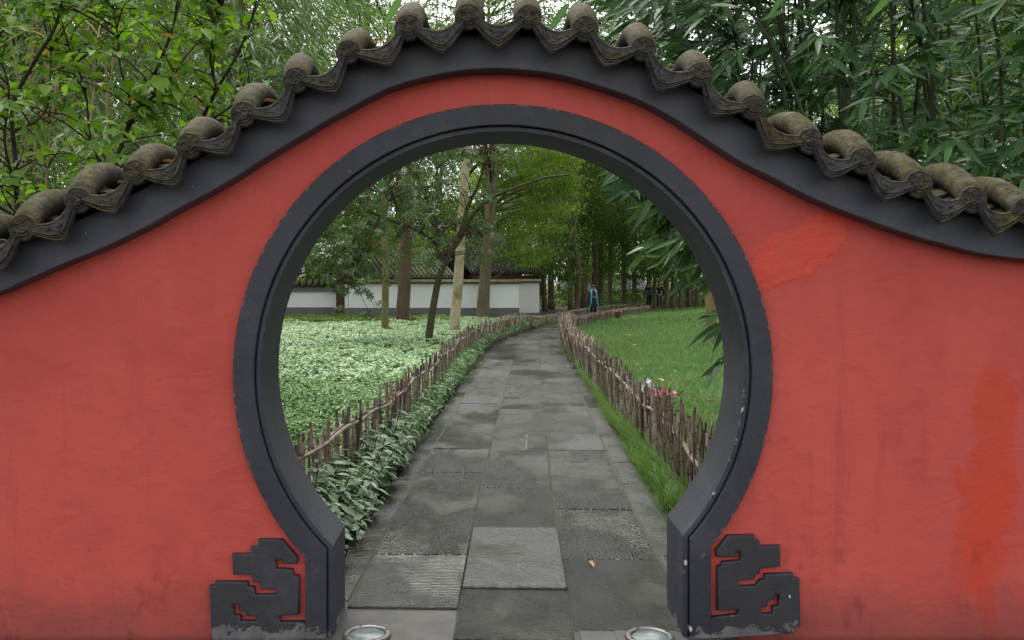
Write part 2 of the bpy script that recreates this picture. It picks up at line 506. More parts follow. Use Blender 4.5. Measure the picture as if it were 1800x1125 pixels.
def paver_mat(name, style):
    n = NT(name)
    v = n.coord('Object')
    pos = n.coord('Position')
    ob = n.add("ShaderNodeObjectInfo").outputs['Random']
    xyz = n.sep(v)
    f = n.noise(pos, 2.2, 5, 0.6)
    c = n.mix(n.step(f, 0.3, 0.7), (0.023, 0.023, 0.022), (0.042, 0.042, 0.040))
    c = n.mix(n.step(ob, 0.0, 1.0, 0.0, 0.35), c, (0.022, 0.021, 0.016))
    fine = n.noise(pos, 55, 5, 0.7)
    c = n.mix(n.step(fine, 0.35, 0.75, 0, 0.5), c, (0.075, 0.075, 0.073))
    # algae film in patches, smooth dressed margin along the long sides
    alg = n.noise(n.scaled(pos, (1, 0.6, 1)), 1.1, 5, 0.6)
    wet = n.step(alg, 0.47, 0.58)
    c = n.mix(n.math('MULTIPLY', wet, 0.6), c, (0.030, 0.031, 0.020))
    edge = n.step(n.math('ADD', n.math('ABSOLUTE', xyz[0]), n.math('MULTIPLY', n.math('SUBTRACT', n.noise(pos, 7, 4), 0.5), 0.05)), 0.222, 0.244)
    c = n.mix(n.math('MULTIPLY', n.math('MULTIPLY', edge, n.step(fine, 0.3, 0.6, 0.9, 0.2)), 0.5), c, (0.024, 0.024, 0.018))
    if style == 'fluted':
        rel = n.math('SINE', n.math('ADD', n.math('MULTIPLY', xyz[1], 2 * math.pi / 0.036), n.math('MULTIPLY', n.noise(pos, 5, 3), 1.6)))
        rel = n.math('ADD', n.math('MULTIPLY', rel, 0.2), n.math('MULTIPLY', n.noise(n.scaled(pos, (0.35, 1, 1)), 45, 4, 0.7), 1.3))
    elif style == 'stippled':
        rel = n.math('ADD', n.math('MULTIPLY', n.voronoi(n.scaled(pos, (1, 0.7, 1)), 62), 1.3), n.math('MULTIPLY', n.noise(pos, 30, 5, 0.7), 0.9))
    elif style == 'rough':
        rel = n.math('MULTIPLY', n.noise(n.scaled(pos, (0.6, 1, 1)), 24, 6, 0.75), 2.4)
    else:
        rel = n.math('MULTIPLY', n.noise(n.scaled(pos, (0.8, 1, 1)), 26, 6, 0.7), 0.8)
    keep = n.math('MULTIPLY', n.math('SUBTRACT', 1.0, n.math('MULTIPLY', edge, 0.05)), n.math('SUBTRACT', 1.0, n.math('MULTIPLY', wet, 0.55)))
    h = n.math('ADD', n.math('MULTIPLY', rel, keep), n.math('MULTIPLY', n.noise(pos, 3.5, 4, 0.6), 1.2))
    rough = n.step(n.math('ADD', alg, n.math('MULTIPLY', fine, 0.4)), 0.5, 0.85, 0.40, 0.14)
    return n.done(n.bsdf(c, rough, n.bump(h, 1.0, 0.016), 0.6))

def bark_mat(name, c1, c2, scale=6.0, streak=(1, 1, 0.25), lichen=None, bump=0.6):
    n = NT(name)
    v = n.scaled(n.coord('Object'), streak)
    f = n.noise(v, scale, 6, 0.65)
    c = n.mix(n.step(f, 0.3, 0.7), c1, c2)
    c = n.mix(n.step(n.noise(v, scale * 5, 4, 0.6), 0.5, 0.8, 0, 0.5), c, tuple(x * 0.5 for x in c1))
    if lichen:
        c = n.mix(n.step(n.noise(n.coord('Object'), 1.6, 5, 0.65), 0.48, 0.62, 0, 0.75), c, lichen)
    return n.done(n.bsdf(c, 0.85, n.bump(n.noise(v, scale * 3, 6, 0.7), bump, 0.02), 0.25))

def stick_mat(name, c1, c2, node):
    n = NT(name)
    v = n.coord('Object')
    ob = n.add("ShaderNodeObjectInfo").outputs['Random']
    isl = n.add("ShaderNodeNewGeometry").outputs['Random Per Island']
    r = n.math('FRACT', n.math('ADD', ob, isl))
    c = n.mix(n.step(r, 0.1, 0.9), c1, c2)
    pos = n.coord('Position')
    f = n.noise(n.scaled(pos, (1, 1, 0.35)), 16, 5, 0.65)
    c = n.mix(n.step(f, 0.42, 0.68, 0, 0.75), c, node)
    z = n.sep(pos)[2]
    ringz = n.math('SINE', n.math('MULTIPLY', n.math('ADD', z, n.math('MULTIPLY', r, 0.9)), 2 * math.pi / 0.16))
    c = n.mix(n.step(ringz, 0.93, 0.99, 0, 0.7), c, node)
    return n.done(n.bsdf(c, 0.6, n.bump(n.noise(n.scaled(pos, (1, 1, 0.2)), 60, 4, 0.6), 0.4, 0.006), 0.35))

def pilea_mat(name, green, silver, amount=1.0):
    n = NT(name)
    r = n.rand()
    uv = n.sep(n.coord('UV'))
    w = n.math('MULTIPLY', n.math('ABSOLUTE', n.math('SUBTRACT', uv[1], 0.5)), 2.0)
    q = n.math('SINE', n.math('SUBTRACT', n.math('MULTIPLY', w, 2 * math.pi * 2.1), 1.4))
    brk = n.math('SINE', n.math('ADD', n.math('MULTIPLY', uv[0], 34.0), n.math('MULTIPLY', w, -14.0)))
    s = n.step(n.math('ADD', q, n.math('MULTIPLY', brk, 0.35)), -0.1, 0.35, 0, amount)
    g = n.mix(r, green, tuple(x * 1.7 for x in green))
    c = n.mix(n.math('MULTIPLY', s, n.step(r, 0.0, 0.35, 0.45, 1.0)), g, silver)
    p = n.bsdf(c, 0.38, n.bump(q, 0.25, 0.004), 0.5)
    tr = n.add("ShaderNodeBsdfTranslucent")
    n.set(tr.inputs['Color'], n.mix(1.0, c, (0.9, 1.0, 0.5), 'MULTIPLY'))
    mx = n.add("ShaderNodeMixShader")
    mx.inputs[0].default_value = 0.18
    n.t.links.new(p, mx.inputs[1]); n.t.links.new(tr.outputs[0], mx.inputs[2])
    return n.done(mx.outputs[0])

def soil_mat():
    n = NT("damp_soil")
    p = n.coord('Position')
    f = n.noise(p, 3.0, 6, 0.65)
    c = n.mix(n.step(f, 0.3, 0.7), (0.030, 0.022, 0.016), (0.065, 0.048, 0.034))
    m = n.noise(p, 1.7, 6, 0.65)
    c = n.mix(n.step(m, 0.52, 0.60, 0, 0.85), c, (0.085, 0.10, 0.022))
    c = n.mix(n.step(n.noise(p, 40, 4, 0.7), 0.6, 0.7, 0, 0.5), c, (0.10, 0.075, 0.05))
    return n.done(n.bsdf(c, 0.85, n.bump(n.noise(p, 28, 6, 0.75), 0.9, 0.03), 0.3))

M = {}
M['red'] = red_paint()
M['ring'] = dark_paint("ring_paint", (0.026, 0.027, 0.036), (0.036, 0.037, 0.048), 0.05, [(1206, 990, 0.006), (1213, 1105, 0.006)], (0.0983, 1.293, 1.162))
M['ornament'] = dark_paint("ornament_paint", (0.028, 0.028, 0.035), (0.038, 0.038, 0.046), 0.075, [(1388, 1048, 0.001)])
M['band'] = dark_paint("eave_paint", (0.050, 0.052, 0.067), (0.066, 0.068, 0.085))
M['tile'] = tile_mat("mossy_grey_tile", (0.024, 0.021, 0.017))
M['pan'] = tile_mat("dark_pan_tile", (0.016, 0.015, 0.012), 0.60)
M['drip'] = tile_mat("grey_drip_tile", (0.030, 0.028, 0.028), 0.53)
M['cap'] = tile_mat("dark_tile_cap", (0.026, 0.023, 0.019), 0.54)
for k in ('fluted', 'stippled', 'rough', 'smooth'):
    M[k] = paver_mat("stone_" + k, k)
M['mortar'] = plain("path_mortar", (0.022, 0.024, 0.014), (0.042, 0.048, 0.024), 5, 0.6, 0.3, coord='Position')
M['soil'] = soil_mat()
M['turf'] = plain("turf_soil", (0.03, 0.05, 0.015), (0.05, 0.075, 0.022), 6, 0.9, 0.5, coord='Position')
M['cement'] = plain("old_cement", (0.085, 0.078, 0.072), (0.052, 0.05, 0.047), 7, 0.6, 0.4, 30, coord='Position')
M['steel'] = plain("dull_steel", (0.20, 0.19, 0.175), (0.14, 0.135, 0.125), 20, 0.42, 0.15, metallic=0.7)
M['lens'] = plain("frosted_lens", (0.10, 0.13, 0.13), (0.17, 0.20, 0.20), 14, 0.12, 0.05, spec=0.7)
M['bolt'] = plain("dark_bolt", (0.03, 0.03, 0.03), (0.05, 0.045, 0.04), 30, 0.5, 0.1)
M['rim'] = plain("pale_metal_edge", (0.26, 0.26, 0.25), (0.15, 0.15, 0.14), 14, 0.4, 0.1)
M['stick'] = stick_mat("bamboo_picket", (0.22, 0.17, 0.125), (0.46, 0.38, 0.30), (0.028, 0.02, 0.017))
M['stick_dark'] = stick_mat("dark_bamboo_picket", (0.10, 0.072, 0.05), (0.25, 0.19, 0.135), (0.018, 0.013, 0.011))
M['rail'] = stick_mat("bamboo_rail", (0.24, 0.185, 0.145), (0.34, 0.28, 0.23), (0.08, 0.055, 0.042))
M['white'] = plain("white_plaster", (0.86, 0.87, 0.88), (0.80, 0.81, 0.82), 0.9, 0.85, 0.1, 10)
M['plinth'] = plain("grey_plinth", (0.13, 0.135, 0.14), (0.17, 0.17, 0.175), 2, 0.85, 0.1)
M['mosscap'] = plain("mossy_coping", (0.085, 0.085, 0.03), (0.13, 0.12, 0.055), 4, 0.9, 0.5)
M['roof'] = plain("mossy_roof_tile", (0.075, 0.078, 0.050), (0.15, 0.155, 0.085), 1.3, 0.85, 0.4)
M['roof_dark'] = plain("dark_roof_tile", (0.020, 0.021, 0.017), (0.038, 0.040, 0.028), 1.3, 0.85, 0.4)
M['roof_pale'] = plain("pale_roof_tile", (0.30, 0.30, 0.31), (0.20, 0.20, 0.21), 2, 0.85, 0.3)
M['wood'] = plain("dark_timber", (0.018, 0.012, 0.010), (0.035, 0.020, 0.015), 3, 0.7, 0.3)
M['redwood'] = plain("red_timber", (0.11, 0.032, 0.022), (0.075, 0.022, 0.018), 3, 0.6, 0.2)
M['post'] = plain("brown_post", (0.040, 0.022, 0.017), (0.06, 0.032, 0.024), 4, 0.7, 0.2)
M['bark_pale'] = bark_mat("pale_bark", (0.62, 0.54, 0.40), (0.48, 0.42, 0.27), 9, (1, 1, 0.5), (0.21, 0.19, 0.075), 0.5)
M['bark_yellow'] = bark_mat("yellow_green_bark", (0.235, 0.20, 0.095), (0.175, 0.15, 0.065), 7, (1, 1, 0.4), (0.15, 0.145, 0.05), 0.4)
M['bark_brown'] = bark_mat("brown_bark", (0.15, 0.108, 0.074), (0.10, 0.072, 0.049), 6, (1, 1, 0.2), None, 0.9)
M['bark_grey'] = bark_mat("grey_brown_bark", (0.20, 0.16, 0.11), (0.14, 0.115, 0.075), 5, (1, 1, 0.15), (0.12, 0.115, 0.05), 0.8)
M['bark_dark'] = bark_mat("dark_mossy_bark", (0.052, 0.043, 0.028), (0.085, 0.072, 0.042), 8, (1, 1, 0.4), (0.085, 0.08, 0.03), 0.7)
M['twig'] = bark_mat("dark_twig", (0.035, 0.025, 0.019), (0.055, 0.042, 0.030), 14, (1, 1, 0.5))
M['culm'] = bark_mat("bamboo_culm", (0.030, 0.048, 0.020), (0.05, 0.065, 0.028), 5, (1, 1, 0.2), None, 0.2)
M['culm_tan'] = bark_mat("tan_bamboo_culm", (0.30, 0.235, 0.10), (0.20, 0.165, 0.07), 5, (1, 1, 0.2), None, 0.2)
M['lf_shrub'] = leaf_mat("shrub_leaf", (0.105, 0.235, 0.022), (0.22, 0.38, 0.040), 0.48, 0.5, 0.4, (0.42, 0.25, 0.035))
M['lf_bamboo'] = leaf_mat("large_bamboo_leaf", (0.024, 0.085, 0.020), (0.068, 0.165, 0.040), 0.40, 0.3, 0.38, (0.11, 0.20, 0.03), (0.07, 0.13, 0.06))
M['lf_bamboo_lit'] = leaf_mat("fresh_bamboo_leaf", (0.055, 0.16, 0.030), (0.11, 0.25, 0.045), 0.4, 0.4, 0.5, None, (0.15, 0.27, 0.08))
M['lf_fine'] = leaf_mat("fine_bamboo_leaf", (0.075, 0.16, 0.034), (0.17, 0.27, 0.075), 0.42, 0.35, 0.5, (0.32, 0.26, 0.09))
M['lf_laurel'] = leaf_mat("laurel_leaf", (0.060, 0.125, 0.038), (0.13, 0.215, 0.070), 0.30, 0.22, 0.6, (0.22, 0.07, 0.03))
M['lf_wood'] = leaf_mat("woodland_leaf", (0.085, 0.17, 0.034), (0.18, 0.29, 0.058), 0.5, 0.35, 0.35)
M['lf_bright'] = leaf_mat("light_woodland_leaf", (0.11, 0.21, 0.026), (0.23, 0.35, 0.052), 0.5, 0.45, 0.35)
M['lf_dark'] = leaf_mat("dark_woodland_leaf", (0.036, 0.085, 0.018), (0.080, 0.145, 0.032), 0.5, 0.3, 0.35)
M['lf_cover'] = pilea_mat("pale_cover_leaf", (0.11, 0.23, 0.055), (0.34, 0.48, 0.23), 0.8)
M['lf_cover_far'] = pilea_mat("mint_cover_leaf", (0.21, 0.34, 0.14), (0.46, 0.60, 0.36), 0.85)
M['lf_pilea'] = pilea_mat("silver_striped_leaf", (0.034, 0.100, 0.022), (0.46, 0.55, 0.42), 0.9)
M['lf_edge'] = pilea_mat("edging_leaf", (0.065, 0.145, 0.045), (0.38, 0.50, 0.30), 0.85)
M['grass'] = leaf_mat("lawn_grass", (0.075, 0.18, 0.045), (0.18, 0.33, 0.115), 0.5, 0.3, 0.4, (0.30, 0.30, 0.12), None, (0.19, 0.27, 0.085))
M['mondo'] = leaf_mat("lilyturf_blade", (0.080, 0.20, 0.045), (0.24, 0.38, 0.13), 0.4, 0.35, 0.5, (0.42, 0.34, 0.14))
M['fallen'] = leaf_mat("fallen_leaf", (0.42, 0.24, 0.05), (0.50, 0.36, 0.14), 0.6, 0.1)
M['fallen_brown'] = leaf_mat("brown_fallen_leaf", (0.30, 0.13, 0.05), (0.36, 0.20, 0.09), 0.6, 0.1)
# ------------------------------------------------------------------ ground
FENCE_R = smooth_curve([(1.62, 5.3), (1.60, 6.4), (1.60, 7.2), (1.66, 9.5), (1.70, 11.8), (1.83, 16), (2.02, 20.7), (2.20, 24.5), (2.45, 28), (2.80, 31.0), (3.45, 34.6), (4.4, 38.5), (5.6, 42.5), (7.0, 46.5), (9.5, 53.0)], 12)
LINE2 = smooth_curve([(-0.36, 1.5), (-0.25, 3.0), (-0.14, 4.74), (-0.05, 7.09), (0.09, 9.9), (0.28, 13.4), (0.54, 18.1), (0.87, 24.0), (1.14, 27.5), (1.75, 31.8), (2.55, 35.8), (3.5, 39.5), (4.8, 43.6), (6.3, 47.8), (8.6, 53.6), (11.5, 59.5), (16, 67)], 14)
def resample(C, step):
    C = np.asarray(C, float)
    s = np.concatenate([[0], np.cumsum(np.linalg.norm(np.diff(C, axis=0), axis=1))])
    t = np.arange(0, s[-1], step)
    return np.stack([np.interp(t, s, C[:, i]) for i in range(C.shape[1])], 1)
def offset2(C, d):                                 # shift a plan curve to its right (+x when going +y)
    t = norm(np.gradient(C, axis=0))
    return C + np.stack([t[:, 1], -t[:, 0]], 1) * d
FENCE_L = smooth_curve([(-1.28, 5.25), (-1.2, 6.0), (-1.04, 7.5), (-0.88, 9.6), (-0.70, 12.9), (-0.52, 16.8), (-0.33, 20.6), (0.12, 24.6), (0.62, 28.0), (1.30, 31.6), (2.15, 35.4), (3.0, 39.2), (3.9, 42.6), (5.3, 47.6), (7.5, 54.0), (10.6, 60.5)], 12)
def curve_x(C, y):
    return np.interp(y, C[:, 1], C[:, 0])
def sstep(a, b, x):
    t = np.clip((x - a) / (b - a), 0, 1)
    return t * t * (3 - 2 * t)
def gz(x, y):                                      # ground height
    x, y = np.asarray(x, float), np.asarray(y, float)
    d = x - curve_x(FENCE_R, y) - 0.25
    mound = 0.62 * sstep(0, 8.5, d) * sstep(9, 30, y) * (1 - sstep(52, 66, y))
    dl = curve_x(FENCE_L, y) - 0.3 - x
    left = 0.05 * sstep(0, 1.5, dl) * (y > 5.2)
    dip = -1.1 * sstep(66, 80, y)
    dipl = -0.9 * sstep(42.8, 47, y) * sstep(1.0, -1.5, x) if False else 0.0
    return mound + left + dip + dipl
def axis_steps(lo, hi, fine_lo, fine_hi, fine, n_out):
    a = np.arange(fine_lo, fine_hi + 1e-6, fine)
    l = fine_lo - np.geomspace(fine, fine_lo - lo, n_out)[::-1]
    r = fine_hi + np.geomspace(fine, hi - fine_hi, n_out)
    return np.concatenate([l, a, r])
gxs = axis_steps(-700, 700, -14, 34, 0.8, 16)
gys = axis_steps(-700, 1200, -6, 84, 0.8, 16)
GX, GY = np.meshgrid(gxs, gys)
GZ = gz(GX, GY) - 0.012
nx, ny = len(gxs), len(gys)
ii = (np.arange(ny - 1)[:, None] * nx + np.arange(nx - 1)[None, :]).ravel()
me = np_mesh("ground", np.stack([GX, GY, GZ], -1).reshape(-1, 3), np.stack([ii, ii + 1, ii + 1 + nx, ii + nx], 1))
me.polygons.foreach_set("use_smooth", [True] * len(me.polygons))
tag(link("ground", me, None, M['soil']), kind='structure')

def strip(C0, C1, zf, name, mat, n=3):             # sheet between two plan curves
    V, fs = [], []
    for i in range(len(C0)):
        for j in range(n + 1):
            p = C0[i] * (1 - j / n) + C1[i] * j / n
            V.append((p[0], p[1], zf(p[0], p[1])))
    for i in range(len(C0) - 1):
        for j in range(n):
            a = i * (n + 1) + j
            fs.append((a, a + 1, a + n + 2, a + n + 1))
    m = np_mesh(name, np.array(V), np.array(fs))
    return link(name, m, None, mat)
# the lawn behind the right-hand fence
ys = np.arange(5.4, 57, 0.5)
c0 = np.stack([curve_x(FENCE_R, ys) - 0.30, ys], 1)
c1 = np.stack([curve_x(FENCE_R, ys) + 26, ys], 1)
tag(strip(c0, c1, lambda x, y: float(gz(x, y)) + 0.004, "lawn", M['turf'], 40), kind='structure')

# ------------------------------------------------------------------ the stone path
L2 = resample(LINE2, 0.05)
L2 = L2[L2[:, 1] > 4.43]
path_bed = strip(offset2(L2, -0.765), offset2(L2, 1.37), lambda x, y: float(gz(x, y)) * (y > 57) + 0.0275, "path", M['mortar'], 3)
tag(path_bed, kind='structure')
arc = np.concatenate([[0], np.cumsum(np.linalg.norm(np.diff(L2, axis=0), axis=1))])
def path_frame(s):
    x, y = np.interp(s, arc, L2[:, 0]), np.interp(s, arc, L2[:, 1])
    x2, y2 = np.interp(s + 0.1, arc, L2[:, 0]), np.interp(s + 0.1, arc, L2[:, 1])
    return np.array((x, y)), norm(np.array((x2 - x, y2 - y)))
def s_of_y(y):
    return np.interp(y, L2[:, 1], arc)
rng = np.random.default_rng(11)
def slab_mesh(name, w, l, h, mat, seed, rel=0.0):
    m = MB(); m.box(-w / 2, w / 2, -l / 2, l / 2, 0, h)
    me = m.mesh(name)
    bevel_mesh(me, 0.006, 1)
    me.materials.append(mat)
    return me
styles = ('fluted', 'stippled', 'rough', 'smooth')
slabs = {k: slab_mesh("paving_stone", 0.580, 1.238, 0.030, M[k], i) for i, k in enumerate(styles)}
def lay(me, s, off, length, name="paving_stone", lift=0.0, jig=0.0045, wscale=1.0, base_l=1.238):
    c, t = path_frame(s)
    nrm = np.array((t[1], -t[0]))
    p = c + nrm * off
    ang = math.atan2(-t[0], t[1])
    o = link(name, me, path_bed)
    z = 0.006 + lift + rng.uniform(-jig, jig) + (float(gz(p[0], p[1])) if p[1] > 57 else 0)
    o.matrix_basis = Matrix.Translation((p[0], p[1], z)) @ Matrix.Rotation(ang + rng.uniform(-.004, .004), 4, 'Z') @ Matrix.Rotation(rng.uniform(-.005, .005), 4, 'X') @ Matrix.Rotation(rng.uniform(-.006, .006), 4, 'Y') @ Matrix.Diagonal((wscale, length / base_l, 1, 1))
    return o
starts = {0: [4.85, 5.80, 7.11, 8.33, 9.52, 10.8, 11.85, 13.1], 1: [4.44, 5.15, 6.43, 7.71, 8.96, 10.2, 11.4, 12.55, 13.84], 2: [4.58, 5.74, 7.02, 8.27, 9.47, 10.43, 12.0, 13.2]}
firststyle = {0: ['fluted', 'stippled', 'stippled', 'stippled', 'smooth', 'smooth', 'smooth'], 1: ['rough', 'smooth', 'rough', 'stippled', 'stippled', 'rough', 'stippled', 'smooth'], 2: ['rough', 'stippled', 'stippled', 'stippled', 'smooth', 'rough', 'smooth']}
offs = {0: -0.285, 1: 0.300, 2: 0.885}
for c_ in range(3):
    ss = [float(s_of_y(y)) for y in starts[c_]]
    while ss[-1] < arc[-1] - 2:
        ss.append(ss[-1] + 1.25 + rng.uniform(-.04, .04))
    for i, (a, b) in enumerate(zip(ss, ss[1:])):
        st = firststyle[c_][i] if i < len(firststyle[c_]) else rng.choice(styles, p=[.15, .25, .2, .4])
        if c_ == 1 and 9.9 < starts[1][min(i, 8)] < 10.3 and i < 8:
            pass
        lay(slabs[st], (a + b) / 2, offs[c_], b - a - 0.007, lift=0.012 if (c_ == 1 and i == 1) else 0.0)
kerb_me = slab_mesh("kerb_stone", 0.165, 1.0, 0.028, M['smooth'], 5)
for off in (-0.668, 1.275):
    s = float(s_of_y(4.95))
    while s < arc[-1] - 2:
        l = rng.uniform(0.8, 1.3)
        lay(kerb_me, s + l / 2, off, l - 0.012, "kerb_stone", base_l=1.0, lift=-0.002)
        s += l
# threshold stones under the gate and the paving in front of it
tm = slab_mesh("threshold_stone", 1.0, 1.0, 0.030, M['smooth'], 7)
tc = slab_mesh("threshold_stone", 1.0, 1.0, 0.026, M['cement'], 8)
def rect_stone(me, x0, x1, y0, y1, z=0.004, name="threshold_stone"):
    o = link(name, me, path_bed)
    o.matrix_basis = Matrix.Translation(((x0 + x1) / 2, (y0 + y1) / 2, z)) @ Matrix.Diagonal((x1 - x0 - 0.01, y1 - y0 - 0.01, 1, 1))
rect_stone(tc, -0.86, -0.125, 4.42, 4.84)
rect_stone(tc, 0.465, 1.16, 4.42, 4.57)
tag(strip(np.array([(-9, -3.0), (-9, 4.44)]), np.array([(9, -3.0), (9, 4.44)]), lambda x, y: 0.0, "forecourt", M['mortar'], 2), kind='structure')
fore = bpy.data.objects["forecourt"]
fm = slab_mesh("paving_stone", 1.0, 1.0, 0.030, M['smooth'], 9)
for j in range(4):
    y1 = 4.41 - j * 0.62
    x = -4.2 - 0.3 * (j % 2)
    while x < 4.6:
        w = rng.uniform(0.8, 1.2)
        o = link("paving_stone", fm, fore)
        o.matrix_basis = Matrix.Translation((x + w / 2, y1 - 0.31, 0.003 + rng.uniform(0, .003))) @ Matrix.Diagonal((w - 0.012, 0.608, 1, 1))
        x += w
# metal edged access cover let into the path
cover = empty("access_cover", (0.72, 10.2, 0.03), "square drain cover with pale metal rim set into the wet stone path", "drain cover")
c, t = path_frame(float(s_of_y(10.0)))
u0, v0 = ground_at(925, 797); u1, v1 = ground_at(960, 797); ub, vb = ground_at(926, 770); uc, vc = ground_at(1060, 770)
def strip_box(p, q, w, name, mat, z0=0.028, h=0.014):
    p, q = np.array(p), np.array(q)
    d = q - p; L = np.linalg.norm(d); ang = math.atan2(d[1], d[0])
    m = MB(); m.box(0, L, -w / 2, w / 2, 0, h)
    o = m.build(name, mat, cover, world=False)
    put(o, cover, Matrix.Translation((p[0], p[1], z0)) @ Matrix.Rotation(ang, 4, 'Z'))
strip_box((u0, v0), (ub, vb), 0.014, "rim", M['rim'])
strip_box((ub, vb), (uc, vc), 0.016, "rim", M['rim'])
strip_box((u0, v0), (u1, v1), 0.018, "rim", M['rim'])
m = MB(); m.box(u0 + 0.03, u1, v0 + 0.03, vb - 0.25, 0.030, 0.044)
m.build("lid", M['stippled'], cover)

# recessed uplights at the foot of the gate
def uplight(u, v, label, seat):
    y = (H - .045) * F / (v - VY); x = (u - VX) * y / F
    e = empty("ground_light", (x, y, 0.034), label, "ground light", "uplights let into the gate threshold")
    n = 40
    m = MB()
    prof = [(0.116, 0.0), (0.115, 0.010), (0.111, 0.013), (0.090, 0.013), (0.086, 0.009), (0.085, 0.0)]
    V = [(r * math.cos(2 * math.pi * i / n), r * math.sin(2 * math.pi * i / n), z) for r, z in prof for i in range(n)]
    fs = [(a * n + i, (a) * n + (i + 1) % n, (a + 1) * n + (i + 1) % n, (a + 1) * n + i) for a in range(len(prof) - 1) for i in range(n)]
    m.add(V, fs)
    o = m.build("bezel", M['steel'], e, True, world=False)
    m = MB()
    V = [(r * math.cos(2 * math.pi * i / n), r * math.sin(2 * math.pi * i / n), z) for r, z in ((0.086, 0.004), (0.06, 0.009), (0.03, 0.0115)) for i in range(n)] + [(0, 0, 0.012)]
    fs = [(a * n + i, a * n + (i + 1) % n, (a + 1) * n + (i + 1) % n, (a + 1) * n + i) for a in range(2) for i in range(n)] + [(2 * n + i, 2 * n + (i + 1) % n, 3 * n) for i in range(n)]
    m.add(V, fs)
    m.build("lens", M['lens'], e, True, world=False)
    for k in range(4):
        a = math.radians(25 + 90 * k)
        m = MB(); m.tube([(0, 0, 0.012), (0, 0, 0.016)], 0.007, 8)
        o = m.build("bolt", M['bolt'], e, world=False)
        o.location = (0.100 * math.cos(a), 0.100 * math.sin(a), 0)
    if seat:                                       # the broken square of cement round it
        m = MB()
        sq = []
        for i in range(n):
            a = 2 * math.pi * i / n
            k = 0.155 / max(abs(math.cos(a)), abs(math.sin(a)))
            sq.append((k * math.cos(a), k * math.sin(a)))
        V = [(0.120 * math.cos(2 * math.pi * i / n), 0.120 * math.sin(2 * math.pi * i / n), 0.0) for i in range(n)] + [(a, b, 0.0) for a, b in sq] + [(a, b, -0.03) for a, b in sq]
        fs = [(i, n + i, n + (i + 1) % n, (i + 1) % n) for i in range(n)] + [(n + i, 2 * n + i, 2 * n + (i + 1) % n, n + (i + 1) % n) for i in range(n)]
        m.add(V, fs)
        m.build("cement_collar", M['cement'], e, world=False)
uplight(645, 1113, "round metal uplight in the paving at the left jamb of the gate", False)
uplight(1142, 1117, "round metal uplight in a cracked cement square at the right jamb", True)

# ------------------------------------------------------------------ the red moon gate wall
T_WALL = 0.34
wall = empty("garden_wall", (0.1, D, 0), "red plastered garden wall with a round black-framed moon gate and tiled coping", "wall")
YL = D - 0.020
cx, cz, R = (884 - VX) * YL / F, H - (657 - VY) * YL / F, 425.3 * YL / F
def keyhole(off, n=96):                            # opening outline, grown outward by off
    xl, xr = (585.5 - VX) * YL / F - off, (1200.5 - VX) * YL / F + off
    r = R + off
    al = math.pi + math.acos(min(1, (cx - xl) / r)); ar = -math.acos(min(1, (xr - cx) / r))
    pts = [(xl, -0.03)]
    zl = cz + r * math.sin(al)
    for k in range(1, 6): pts.append((xl, -0.03 + (zl + 0.03) * k / 6))
    for t in np.linspace(al, ar, n): pts.append((cx + r * math.cos(t), cz + r * math.sin(t)))
    zr = cz + r * math.sin(ar)
    for k in range(5, 0, -1): pts.append((xr, -0.03 + (zr + 0.03) * k / 6))
    pts.append((xr, -0.03))
    return pts
prof = [(0.10, T_WALL + 0.03), (0.0, T_WALL + 0.03), (0.0, -0.016), (0.003, -0.020), (0.021, -0.021), (0.0235, -0.019), (0.0250, -0.006), (0.0280, -0.006), (0.0300, -0.036), (0.0335, -0.040), (0.127, -0.040), (0.1305, -0.037), (0.132, 0.01)]
rings = [keyhole(o) for o, _ in prof]
nk = len(rings[0])
V = [(rings[a][i][0], D + prof[a][1], rings[a][i][1]) for a in range(len(prof)) for i in range(nk)]
fs = [(a * nk + i, (a + 1) * nk + i, (a + 1) * nk + i + 1, a * nk + i + 1) for a in range(len(prof) - 1) for i in range(nk - 1)]
m = MB(); m.add(V, fs)
ring = m.build("gate_frame", M['ring'], wall)
ring.data.polygons.foreach_set("use_smooth", [True] * len(ring.data.polygons))
bm = bmesh.new(); bm.from_mesh(ring.data)
bmesh.ops.recalc_face_normals(bm, faces=bm.faces)
for e in bm.edges:
    if len(e.link_faces) == 2 and e.calc_face_angle(0) > math.radians(28): e.smooth = False
bm.to_mesh(ring.data); bm.free()

def flat_solid(name, outer, holes, y0, y1, mat, parent, bevel=0.0):
    cu = bpy.data.curves.new(name, 'CURVE')
    cu.dimensions = '2D'
    cu.fill_mode = 'BOTH'
    for loop in [outer] + list(holes):
        sp = cu.splines.new('POLY')
        sp.points.add(len(loop) - 1)
        for p, q in zip(sp.points, loop): p.co = (q[0], q[1], 0, 1)
        sp.use_cyclic_u = True
    cu.extrude = (y1 - y0) / 2 - bevel
    cu.bevel_depth = bevel
    cu.bevel_resolution = 2 if bevel else 0
    cu.offset = -bevel
    tmp = bpy.data.objects.new(name, cu)
    COL.objects.link(tmp)
    dg = bpy.context.evaluated_depsgraph_get()
    me = bpy.data.meshes.new_from_object(tmp.evaluated_get(dg))
    bpy.data.objects.remove(tmp)
    me.transform(Matrix.Translation((0, (y0 + y1) / 2, 0)) @ Matrix.Rotation(math.radians(90), 4, 'X'))
    me.materials.clear(); me.materials.append(mat)
    o = link(name, me, parent)
    o.matrix_basis = Matrix.Translation(-Vector(parent.location))
    return o

